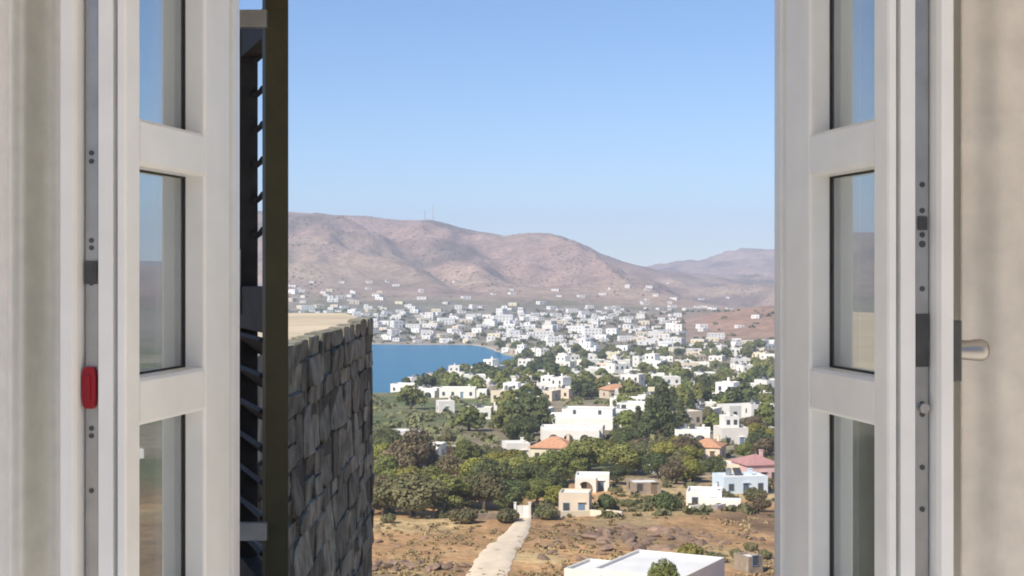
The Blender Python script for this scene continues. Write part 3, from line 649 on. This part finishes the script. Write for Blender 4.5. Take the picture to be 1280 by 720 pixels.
# white gate at the top of the track
gx, gy, gz = hit(653, 649)
gt = empty('gate', (gx, gy, gz - .15), R(4), 'bright white gate standing at the top of the pale dirt track', 'gate')
for s in (-1, 1):
    mb = MB(); mb.box(s * 1.05 - .17, s * 1.05 + .17, -.17, .17, -.6, 2.5); p_ = mb.build('gate_post', M['white'], gt, .02)
    mb = MB(); mb.box(s * 1.05 - .22, s * 1.05 + .22, -.22, .22, 2.502, 2.62); mb.build('cap', M['white'], p_)
    mb = MB(); a, b_ = sorted((s * .02, s * .86)); mb.box(a, b_, -.04, .04, .05, 2.15); mb.build('gate_leaf', M['white'], gt, .01)
taken.append((gx, gy, 1.6)); MARK.append(('the white gate', gx, gy))
# pole-thin masts on the ridge
for px_, hpx, lab in ((541, 21, 'tall thin radio mast on the ridge'), (531, 15, 'shorter radio mast beside the tall one on the ridge')):
    D = 3150 + (541 - px_) * 3; x = (px_ - 640) / F * D; z0 = hz(x, D); hh = hpx * D / F
    ms = empty('radio_mast', (x, D, z0 - 1), 0, lab, 'mast', 'radio masts on the ridge')
    mb = MB(); mb.tube([(0, 0, 0), (0, 0, hh * .6), (0, 0, hh)], [.9, .7, .3], 6); mb.build('pole', M['mast'], ms)
    for f in (.55, .72, .86):
        mb = MB(); mb.box(-1.0, 1.0, -1.6, -.5, hh * f, hh * f + 2.2); mb.build('antenna', M['mast'], ms)

# houses of the near town: a few models, then copies
protos = []
def PR_(key, *a, **k):
    protos.append((make_house((0, 0, -500), 0, *a, **k), max(a[0], a[1])))
NG = 'houses between the trees on the near side of the bay'
PR_(0, 9, 7, 3.2, 'white one-storey flat-roofed house among trees on the near side of the bay', NG, nwin=3)
PR_(1, 8, 7, 5.9, 'white two-storey flat-roofed house among trees on the near side of the bay', NG, nwin=3, chimney=False)
PR_(2, 10, 8, 3.3, 'white stepped house with a half upper floor on the near side of the bay', NG, nwin=3, upper=(.05, .6, .2, .95, 2.7))
PR_(3, 9, 6, 3.2, 'white house with two porch arches on the near side of the bay', NG, nwin=2, arch=dict(x0=0, x1=1, h=2.6, depth=2.2, spans=[(.27, 1.3, .9), (.73, 1.3, .9)]), chimney=False)
PR_(4, 9, 8, 3.3, 'cream plastered flat-roofed house on the near side of the bay', NG, wall='cream', nwin=3, frame='brown_wood')
PR_(5, 9, 8, 3.2, 'cream house with an orange tiled roof on the near side of the bay', NG, wall='cream', roof='tile_orange', nwin=3, frame='brown_wood')
PR_(6, 13, 7, 3.2, 'long white house with a lower side wing on the near side of the bay', NG, nwin=4, side=(6.55, 10.5, -3, 2.5, 2.5))
note_kids()
NEAR = []
KHW = ['white one-storey house', 'white two-storey house', 'white half-storeyed house', 'white two-arched house', 'cream flat-roofed house', 'cream orange-roofed house', 'long white winged house']
used = set()
def place_proto(k, x, y, rz, s):
    root, wd = protos[k]
    o = root if k not in used else copy_tree(root)
    used.add(k); w = wd * s * .5
    zs = min(hz(x + a * w, y + b_ * w * .8) for a in (-1, 1) for b_ in (-1, 1))
    o.location = (x, y, zs + .15); o.rotation_euler = (0, 0, rz); o.scale = (s, s, s * rnd.uniform(.9, 1.1))
    NEAR.append((o, KHW[k], x, y))
def scatter(n_, box, rmin, fn, tries=4000, wgt=None):
    c = 0
    for _ in range(tries):
        if c >= n_: break
        px_ = rnd.uniform(box[0], box[1]); py_ = rnd.uniform(box[2], box[3])
        if wgt and rnd.random() > wgt(px_, py_): continue
        x, y, z = hit(px_, py_)
        if z < .35 or y > 3300 or sea_d(*[np.array(v) for v in (px_, math.hypot(x, y))]) > -12: continue
        r_ = rmin if not callable(rmin) else rmin(y)
        if not free(x, y, r_): continue
        taken.append((x, y, r_)); fn(x, y, z); c += 1
    return c
KW = [0, 0, 0, 0, 1, 2, 2, 3, 3, 4, 4, 4, 6, 6]
CLEAR = [(668, 780, 500, 566), (505, 556, 548, 588), (665, 724, 553, 592), (893, 938, 525, 572), (846, 892, 533, 566), (868, 912, 556, 590), (696, 764, 595, 660), (862, 966, 575, 650), (484, 528, 538, 570), (628, 662, 556, 584), (580, 618, 508, 536), (545, 568, 500, 528), (645, 662, 626, 660), (785, 832, 600, 630)]
def clear(px_, py_):
    return 0 if any(a < px_ < b_ and c < py_ < d_ for a, b_, c, d_ in CLEAR) else 1
def near_house(x, y, z):
    place_proto(rnd.choice(KW), x, y, rnd.uniform(-.6, .6), rnd.uniform(.85, 1.2))
def in_meadow(px_, py_):
    if px_ < 620 and py_ > 497 or not clear(px_, py_): return .0
    if px_ > 880 and 471 < py_ < 487: return 0
    return 1
for k in range(7):  # the models themselves find a place first
    for _ in range(300):
        px_, py_ = rnd.uniform(630, 950), rnd.uniform(462, 505); x, y, z = hit(px_, py_)
        if free(x, y, 8): taken.append((x, y, 8)); place_proto(k, x, y, rnd.uniform(-.5, .5), 1.0); break
scatter(56, (500, 966, 458, 500), 6.5, near_house, wgt=in_meadow)
scatter(26, (625, 966, 495, 534), 7, near_house, wgt=in_meadow)
scatter(36, (640, 966, 440, 462), 6.5, near_house)
def region(x, y):
    pp = 640 + F * x / y; r_ = math.hypot(x, y)
    return 'near the water edge of the bay' if pp < 640 else 'on the rise below the brown hillock' if pp > 850 else 'in the lanes just behind the big white villa' if r_ < 760 else 'on the flat land between the villa and the far town'
def relabel_houses(items):
    byk = {}
    for o, kw_, x, y in items:
        d, mk = min((math.hypot(x - a, y - b_), m_) for m_, a, b_ in MARK)
        if d > 110: o['label'] = kw_ + ' ' + region(x, y); continue
        byk.setdefault((kw_, mk), []).append((d, o))
    for (kw_, mk), L in byk.items():
        L.sort(key=lambda t: t[0])
        for k, (d, o) in enumerate(L): o['label'] = '%s %s %s' % (kw_, ('standing nearest to', 'second nearest to', 'third nearest to', 'fourth nearest to')[k] if k < 4 else 'farther off than four others from', mk)
relabel_houses(NEAR)
# far town: one mesh per house
far = []
def far_model(parts_, wallm, roofm, label, group):
    mb = MB()
    for (x0, x1, y0, y1, z0, z1, rows) in parts_:
        mb.box(x0, x1, y0, y1, z0, z1, 0); mb.box(x0 + .25, x1 - .25, y0 + .25, y1 - .25, z1 + .01, z1 + .06, 2)
        nx = max(1, int((x1 - x0) / 3.6)); ny = 1 if rows < 2 else 0
        for r_ in range(rows):
            zb = max(z0, 0) + .9 + r_ * 2.9
            for k in range(nx):
                c = x0 + (x1 - x0) * (k + .5) / nx; hh = 1.3
                if r_ == 0 and k == nx // 2: mb.box(c - .5, c + .5, y0 - .06, y0 + .02, max(z0, 0), max(z0, 0) + 2.1, 1)
                else: mb.box(c - .45, c + .45, y0 - .06, y0 + .02, zb, zb + hh * .85, 1)
            for k in range(ny):
                c = y0 + (y1 - y0) * (k + .5) / ny
                mb.box(x1 - .02, x1 + .06, c - .5, c + .5, zb, zb + 1.3, 1); mb.box(x0 - .06, x0 + .02, c - .5, c + .5, zb, zb + 1.3, 1)
    o = mb.build('house', [wallm, M['hglass'], roofm]); tag(o, label, 'house', group); far.append(o); return o
FG = 'houses of the town at the foot of the hills'
far_model([(-5, 5, -4, 4, -3, 3.3, 1)], M['white_far'], M['roof_white'], 'small white cube house in the town at the foot of the hills', FG)
far_model([(-5, 5, -4.5, 4.5, -3, 6.4, 2)], M['white_far'], M['roof_white'], 'white two-storey block house in the town at the foot of the hills', FG)
far_model([(-6, 6, -4.5, 4.5, -3, 3.3, 1), (-5.5, 0, -3.5, 4, 3.31, 6.3, 1)], M['white_far'], M['roof_white'], 'white stepped house in the town at the foot of the hills', FG)
far_model([(-9, 9, -4.5, 4.5, -3, 6.2, 2)], M['white_far'], M['roof_white'], 'long white two-storey building in the town at the foot of the hills', FG)
far_model([(-6, 6, -4.5, 4.5, -3, 3.4, 1)], M['cream'], M['roof_white'], 'cream single-storey house in the town at the foot of the hills', FG)
far_model([(-5, 5, -4.5, 4.5, -3, 6.4, 2), (-9, -5.02, -3.5, 3.5, -3, 3.2, 1)], M['white'], M['tile_orange'], 'white house with terracotta roof terraces in the town at the foot of the hills', FG)
fused = set()
FARW = ['small white cube house', 'white two-storey block house', 'white stepped house', 'long white two-storey building', 'cream single-storey house', 'white house with terracotta terraces']
def far_house(x, y, z):
    k = rnd.choice([0, 0, 0, 0, 0, 1, 2, 2, 3, 4, 4, 0, 5 if rnd.random() < .4 else 0]); o = far[k] if k not in fused else far[k].copy()
    if k in fused: col.objects.link(o)
    fused.add(k); s = rnd.uniform(.62, 1.05); pp = 640 + F * x / y; r_ = math.hypot(x, y)
    reg = 'on the far waterfront' if pp < 640 and r_ < 1420 else 'on the slope behind the stone building roof' if pp < 480 else 'under the bare brown hillock' if pp > 850 else 'on the flat land between bay and hillock' if r_ < 1420 else 'at the foot of the hill with the masts'
    o['label'] = FARW[k] + ' ' + reg; o['group'] = 'far town houses ' + reg; o.location = (x, y, z + .1); o.rotation_euler = (0, 0, rnd.uniform(-.7, .7)); o.scale = (s, s, s * rnd.uniform(.9, 1.15))
nf = scatter(72, (600, 850, 398, 440), 7, far_house)
def off_hillock(a, b_): return 0 if a > 855 and 390 < b_ < 428 else 1
nf += scatter(14, (840, 966, 426, 442), 8, far_house); nf += scatter(5, (865, 966, 396, 428), 9, far_house)
nf += scatter(54, (467, 640, 392, 429), 8, far_house)
nf += scatter(26, (362, 480, 362, 392), 9, far_house)
nf += scatter(22, (470, 720, 378, 402), 9, far_house)
# the rest of the far town: too many and too small to pick apart
T8 = []
def more(x, y, z): T8.append((x, y, z))
scatter(150, (360, 966, 384, 428), 6.5, more, tries=1500, wgt=off_hillock)
scatter(34, (360, 966, 352, 388), 8, more, tries=600, wgt=off_hillock)
scatter(50, (1000, 2100, 430, 640), 9, more, tries=400)
scatter(50, (-900, 100, 430, 660), 9, more, tries=400)
mb = MB()
for (x, y, z) in T8:
    s = rnd.uniform(.55, .95); Tm = Matrix.Translation((x, y, z)) @ Matrix.Rotation(rnd.uniform(-.7, .7), 4, 'Z')
    w, d, h = 4.5 * s * rnd.uniform(.8, 1.5), 4 * s, 3.2 * (2 if rnd.random() < .12 else 1) * s
    mb.box(-w, w, -d, d, -3, h, 0, Tm); mb.box(-w + .3, w - .3, -d + .3, d - .3, h + .01, h + .08, 2, Tm)
    for k in range(2): c = (k - .5) * w * .8; mb.box(c - .55, c + .55, -d - .06, -d + .02, 1.0, 2.3, 1, Tm)
tag(mb.build('distant_houses', [M['white_far'], M['hglass'], M['white_far']]), 'mass of tiny white houses spread over the far slopes', 'houses', kind='stuff')

# ---------------------------------------------------------------- trees and scrub
def leaves(rg, lobes, n_, leaf, squash=1.0):
    """n_ small quads spread through the lobes (cx, cy, cz, rx, ry, rz), denser near the surface"""
    L = np.array(lobes); wgt = L[:, 3] * L[:, 4] * L[:, 5]; wgt = wgt ** .7 / (wgt ** .7).sum(); k = rg.choice(len(L), n_, p=wgt)
    d = rg.normal(size=(n_, 3)); d /= np.linalg.norm(d, axis=1)[:, None]; q = np.where(rg.random(n_) < .75, rg.uniform(.86, 1.08, n_), rg.uniform(.45, .9, n_))
    P = L[k, :3] + d * q[:, None] * L[k, 3:6]
    nn = d * 1.25 + rg.normal(size=(n_, 3)) * .5 + np.array([0, 0, .3]); nn /= np.linalg.norm(nn, axis=1)[:, None]
    t = np.cross(nn, rg.normal(size=(n_, 3))); t /= np.linalg.norm(t, axis=1)[:, None]; b_ = np.cross(nn, t)
    sz = leaf * rg.uniform(.6, 1.35, n_)[:, None]; t = t * sz; b_ = b_ * sz * .62
    Vv = np.stack([P - t, P - b_ * .9, P + t, P + b_ * .9], 1).reshape(-1, 3); Qq = np.arange(n_ * 4).reshape(-1, 4)
    return Vv, Qq
TREE = {}
def tree_model(key, name, label, group, leafm, kind, seed, n_, leaf, width):
    rg = np.random.default_rng(seed); rr = random.Random(seed)
    root = empty(name, (0, 0, -500), 0, label, 'tree' if 'tree' in name else 'bush', group)
    lobes = []; mb = MB()
    if kind == 'broad':
        hgt, wr = width * .80, width / 2
        for k in range(13):
            a = rr.uniform(0, 6.28); q = rr.uniform(.15, .72) * wr; zc = hgt * rr.uniform(.34, .80) - .25 * q
            rd = wr * rr.uniform(.26, .48); lobes.append((q * math.cos(a), q * math.sin(a), zc, rd, rd, rd * .72))
        lobes.append((0, 0, hgt * .66, wr * .5, wr * .5, hgt * .26)); tr_ = width * .035
        mb.tube([(0, 0, -.4), (width * .02, 0, hgt * .15), (-width * .02, width * .02, hgt * .34), (0, 0, hgt * .6)], [tr_ * 1.5, tr_ * 1.1, tr_ * .9, tr_ * .4], 7)
        for lb in lobes[:8]: mb.tube([(0, 0, hgt * .25), (lb[0] * .5, lb[1] * .5, (hgt * .25 + lb[2]) / 2 + .1), lb[:3]], [tr_ * .6, tr_ * .4, tr_ * .12], 5)
    elif kind == 'pine':
        hgt, wr = width * 1.75, width / 2
        for k in range(12):
            t = k / 11; rd = wr * (.62 - .34 * t) * rr.uniform(.8, 1.15); a = rr.uniform(0, 6.28); q = wr * .34 * (1 - t) + .1
            lobes.append((q * math.cos(a), q * math.sin(a), hgt * (.22 + .70 * t), rd, rd, rd * .9))
        tr_ = width * .03; mb.tube([(0, 0, -.4), (0, .05, hgt * .4), (0, 0, hgt * .9)], [tr_ * 1.6, tr_, tr_ * .25], 7)
        for lb in lobes[:7]: mb.tube([(0, 0, lb[2] - .3), lb[:3]], [tr_ * .5, tr_ * .12], 5)
    else:
        hgt, wr = width * .58, width / 2
        for k in range(8):
            a = rr.uniform(0, 6.28); q = rr.uniform(0, .62) * wr; rd = wr * rr.uniform(.30, .5); lobes.append((q * math.cos(a), q * math.sin(a), hgt * rr.uniform(.3, .62), rd, rd, rd * .75))
        tr_ = width * .025
        for lb in lobes[:5]: mb.tube([(lb[0] * .15, lb[1] * .15, -.3), (lb[0] * .5, lb[1] * .5, lb[2] * .6), lb[:3]], [tr_, tr_ * .7, tr_ * .2], 5)
    mb.build('trunk' if kind != 'bush' else 'stem', M['bark'], root, smooth=True)
    Vv, Qq = leaves(rg, lobes, n_, leaf); npmesh('crown' if kind != 'bush' else 'foliage', Vv, Qq, leafm, root)
    TREE[key] = [root, width, False, label]; return root
GG = 'trees of the grove above the dry fields'
tree_model('green', 'leafy_tree', 'mid-green leafy tree in the grove above the dry fields', GG, M['leaf_green'], 'broad', 1, 4600, .25, 8)
tree_model('green2', 'leafy_tree', 'mid-green leafy tree in the grove above the dry fields', GG, M['leaf_green'], 'broad', 12, 4600, .25, 8)
tree_model('olive', 'olive_tree', 'grey-green olive tree in the grove above the dry fields', GG, M['leaf_olive'], 'broad', 2, 4200, .24, 7)
tree_model('brown', 'dry_tree', 'brownish half-dry tree in the grove above the dry fields', GG, M['leaf_brown'], 'broad', 3, 2800, .28, 8)
tree_model('yellow', 'leafy_tree', 'yellow-green leafy tree in the grove above the dry fields', GG, M['leaf_yellow'], 'broad', 4, 3200, .30, 7)
tree_model('dark', 'pine_tree', 'tall dark pine tree near the houses above the grove', 'dark pines above the grove', M['leaf_dark'], 'pine', 5, 3000, .30, 6)
tree_model('darkround', 'evergreen_tree', 'round dark evergreen tree in the grove above the dry fields', GG, M['leaf_dark'], 'broad', 6, 4600, .25, 8)
tree_model('bush', 'bush', 'olive-green bush at the edge of the dry field', 'bushes at the edge of the dry field', M['leaf_olive'], 'bush', 7, 1700, .20, 4)
tree_model('bushyellow', 'bush', 'bright yellow-green bush just above the long white house', None, M['leaf_yellow'], 'bush', 8, 2000, .20, 4)
tree_model('bushdark', 'bush', 'rounded dark green bush on the bank below the cottages', 'dark bushes on the bank', M['leaf_dark'], 'bush', 9, 1900, .20, 4)
TG = 'trees between the houses on the near side of the bay'
tree_model('towntree', 'town_tree', 'small green tree between white houses on the near side of the bay', TG, M['leaf_green'], 'broad', 10, 900, .55, 7)
tree_model('towndark', 'town_tree', 'small dark tree between white houses on the near side of the bay', TG, M['leaf_dark'], 'broad', 11, 900, .55, 7)
note_kids()
LBL = []
KINDW = dict(green='mid-green leafy tree', green2='mid-green leafy tree', olive='grey-green olive tree', brown='brownish half-dry tree', yellow='yellow-green leafy tree', dark='tall dark pine', darkround='round dark evergreen tree',
             towntree='small green tree', towndark='small dark tree', bush='olive-green bush', bushdark='rounded dark green bush')
def put_tree(key, x, y, w, label=None, zs=1.0):
    root, w0, u = TREE[key][:3]; o = copy_tree(root) if u else root; TREE[key][2] = True; s = w / w0
    o.location = (x, y, hz(x, y) - .1); o.rotation_euler = (0, 0, rnd.uniform(0, 6.28)); o.scale = (s, s, s * zs * rnd.uniform(.82, 1.22))
    o['label'] = label or TREE[key][3]
    if not label: LBL.append((o, KINDW[key], x, y)) if key in KINDW else None
    return o
def TR(key, xc, yb, wpx, label=None, zs=1.0):
    x, y, z = hit(xc, yb); w = wpx * y / F; y += w * .3; taken.append((x, y, w * .30)); return put_tree(key, x, y, w, label, zs)
TR('olive', 512, 648, 96, 'largest spreading olive-brown tree at the edge of the orange field', .95)
for a in ((478, 646, 52), (606, 641, 60)): TR('olive', *a)
for a in ((556, 640, 72), (690, 606, 58), (738, 594, 70), (650, 606, 58), (672, 632, 46)): TR('green', *a)
for a in ((585, 636, 66), (782, 596, 66), (712, 596, 50), (625, 612, 50), (540, 622, 64)): TR('green2', *a)
for a in ((632, 640, 64), (662, 618, 54), (652, 560, 48), (610, 622, 60), (690, 622, 48)): TR('darkround', *a)
for a in ((596, 612, 52), (868, 604, 46), (640, 590, 44)): TR('yellow', *a)
for a in ((520, 596, 74), (846, 606, 42), (490, 604, 56), (560, 600, 46), (800, 575, 40), (950, 640, 30)): TR('brown', *a)
for a in ((832, 552, 36), (812, 552, 30), (852, 545, 30), (824, 532, 28), (842, 530, 26), (798, 548, 24), (864, 528, 22)): TR('dark', *a)
for a in ((950, 572, 40), (490, 578, 44), (476, 566, 36), (940, 540, 30), (772, 606, 40), (895, 600, 36), (778, 556, 34)): TR('darkround', *a)
for a in ((580, 657, 44), (632, 655, 42), (682, 651, 40), (486, 655, 24)): TR('bush', *a)
TR('bushyellow', 866, 703, 44)
TR('green', 832, 772, 52, 'green leafy tree in front of the long white house', 1.65)
TR('green2', 752, 770, 40, 'green leafy tree at the pergola end of the long white house', 1.75)
for a in ((892, 704, 32), (922, 700, 28), (956, 700, 28), (740, 725, 26), (834, 728, 36), (940, 690, 24)): TR('bush', *a, label='small bush growing around the long white house')
for a in ((758, 640, 38), (832, 640, 46)): TR('bushdark', *a)
for a in ((786, 634, 26), (806, 636, 22), (848, 636, 24), (944, 628, 34)): TR('bush', *a)
KT = ['green', 'green2', 'olive', 'darkround', 'olive', 'yellow', 'yellow', 'brown']
def grove(x, y, z): put_tree(rnd.choice(KT), x, y, rnd.uniform(4, 7.5))
scatter(22, (468, 700, 572, 640), 1.7, grove, wgt=clear); scatter(15, (690, 870, 562, 604), 1.8, grove, wgt=clear); scatter(14, (840, 966, 528, 605), 1.8, grove, wgt=clear)
scatter(8, (467, 560, 556, 590), 2.0, grove, wgt=clear)
def town_tree(x, y, z): put_tree(rnd.choice(['towntree', 'towndark', 'towntree']), x, y, rnd.uniform(5.5, 11))
scatter(75, (490, 966, 492, 545), 2.6, town_tree, wgt=lambda a, b_: (.02 if a < 625 else .9) * clear(a, b_)); scatter(140, (500, 966, 436, 495), 2.4, town_tree, wgt=clear)
def relabel(items, marks, far_word):
    byk = {}
    for o, kw_, x, y in items:
        d, mk = min((math.hypot(x - a, y - b_), m_) for m_, a, b_ in marks)
        if d > 110: o['label'] = kw_ + ' ' + region(x, y); continue
        byk.setdefault((kw_, mk), []).append((d, o))
    for (kw_, mk), L in byk.items():
        L.sort(key=lambda t: t[0])
        for k, (d, o) in enumerate(L):
            o['label'] = '%s %s %s' % (kw_, ('standing nearest to', 'second nearest to', 'third nearest to', 'fourth nearest to')[k] if k < 4 else far_word, mk)
relabel(LBL, MARK, 'farther off than four others from')
# scrub: uncountable low bushes, one mass each
def scrub(name, n_, box, size, m, label, cat, leaf=.5, per=16, seed=1, rfree=0, clump=0, keep=None):
    rg = np.random.default_rng(seed); px_ = rg.uniform(box[0], box[1], n_); py_ = rg.uniform(box[2], box[3], n_); pts = []
    for a, b_ in zip(px_, py_):
        x, y, z = hit(a, b_)
        if clump and rg.random() > max(0., (float(fbm(np.array([x / clump]), np.array([y / clump]), 3)[0]) - .42) * 6): continue
        if z < .6 or y > 3390 or (keep and not keep(a, b_)): continue
        if rfree and not free(x, y, rfree): continue
        pts.append((x, y, z))
    pts = np.array(pts); k = len(pts); s = rg.uniform(.5, 1.3, k)[:, None, None] * size
    d = rg.normal(size=(k, per, 3)); d /= np.linalg.norm(d, axis=2)[..., None]; d[..., 2] = np.abs(d[..., 2]) * .75
    P = pts[:, None, :] + d * s * rg.uniform(.5, 1, (k, per, 1)); t = rg.normal(size=(k, per, 3)); t /= np.linalg.norm(t, axis=2)[..., None]
    b2 = np.cross(d + rg.normal(size=d.shape) * .4, t); b2 /= np.linalg.norm(b2, axis=2)[..., None] + 1e-6; q = s * leaf
    Vv = np.stack([P - t * q, P - b2 * q * .7, P + t * q, P + b2 * q * .7], 2).reshape(-1, 3)
    return tag(npmesh(name, Vv, np.arange(len(Vv)).reshape(-1, 4), m), label, cat, kind='stuff')
scrub('field_scrub', 1100, (467, 967, 648, 722), .42, M['scrub'], 'dry tufts and thorny scrub on the foreground fields', 'scrub', seed=2, rfree=.5, clump=11)
scrub('town_scrub', 800, (467, 967, 425, 560), 1.8, M['leaf_olive'], 'low green scrub between the houses', 'scrub', seed=3, rfree=1.0)
scrub('far_scrub', 1300, (360, 967, 388, 445), 2.8, M['leaf_olive'], 'distant trees and scrub between the far houses', 'scrub', keep=lambda a, b_: off_hillock(a, b_) or rnd.random() < .15, seed=4, rfree=1.0)
scrub('hill_scrub', 2600, (360, 967, 270, 372), 1.7, M['hillscrub'], 'sparse dark scrub dotted over the dry hills', 'scrub', seed=5, per=10, clump=170)
scrub('grove_undergrowth', 500, (467, 967, 556, 648), 1.1, M['leaf_olive'], 'undergrowth below the grove', 'scrub', seed=6, rfree=.8)

# ---------------------------------------------------------------- rocks
rocks = []
for k in range(5):
    bm = bmesh.new(); bmesh.ops.create_icosphere(bm, subdivisions=2, radius=1); rr = random.Random(k + 50)
    pl_ = [(Vector((rr.gauss(0, 1), rr.gauss(0, 1), rr.gauss(0, 1))).normalized(), rr.uniform(.45, .85)) for _ in range(11)]
    for v in bm.verts:
        for n_, dd in pl_:
            e = v.co.dot(n_) - dd
            if e > 0: v.co -= n_ * e
        v.co += Vector((rr.uniform(-.04, .04), rr.uniform(-.04, .04), rr.uniform(-.04, .04)))
    me = bpy.data.meshes.new('rock'); bm.to_mesh(me); bm.free(); me.materials.append(M['rock']); rocks.append(me)
def rock(x, y, z, s, label, group):
    o = bpy.data.objects.new('rock', rnd.choice(rocks)); col.objects.link(o); o.location = (x, y, hz(x, y) + .12 * s)
    o.rotation_euler = (rnd.uniform(-.3, .3), rnd.uniform(-.3, .3), rnd.uniform(0, 6.28)); o.scale = (s * rnd.uniform(.9, 1.7), s * rnd.uniform(.7, 1.1), s * rnd.uniform(.4, .7)); tag(o, ('large ' if s > 1.2 else 'middling ' if s > .7 else 'small ') + label, 'rock', group)
for (bx, n_, smin, smax) in (((735, 880, 658, 690), 48, .4, 1.4), ((850, 960, 662, 690), 22, .3, .8), ((670, 760, 664, 712), 26, .3, .9)):
    for _ in range(n_):
        x, y, z = hit(rnd.uniform(bx[0], bx[1]), rnd.uniform(bx[2], bx[3]))
        if free(x, y, .6): rock(x, y, z, rnd.uniform(smin, smax), 'grey-brown rock in the outcrop above the long white house', 'rocks of the outcrop')
for px_ in range(470, 586, 7):
    x, y, z = hit(px_ + rnd.uniform(-3, 3), 710 + rnd.uniform(-4, 4)); rock(x, y, z, rnd.uniform(.5, 1.1), 'grey rock in the loose row along the near edge of the orange field', 'rocks along the field edge')
for _ in range(16):
    x, y, z = hit(rnd.uniform(470, 600), rnd.uniform(652, 704)); rock(x, y, z, rnd.uniform(.25, .6), 'single stone lying in the orange field beside the track', 'stones in the orange field')

# ---------------------------------------------------------------- haze
hm = bpy.data.materials.new('summer_haze'); hm.use_nodes = True
n, l = hm.node_tree.nodes, hm.node_tree.links; n.remove(n['Principled BSDF'])
pv = n.new('ShaderNodeVolumePrincipled'); pv.inputs['Color'].default_value = (.68, .79, .98, 1); pv.inputs['Density'].default_value = .00018; pv.inputs['Anisotropy'].default_value = 0
l.new(pv.outputs[0], n['Material Output'].inputs['Volume'])
mb = MB(); mb.box(-7400, 7400, -7400, 7400, -40, 330); tag(mb.build('haze', hm), kind='stuff')
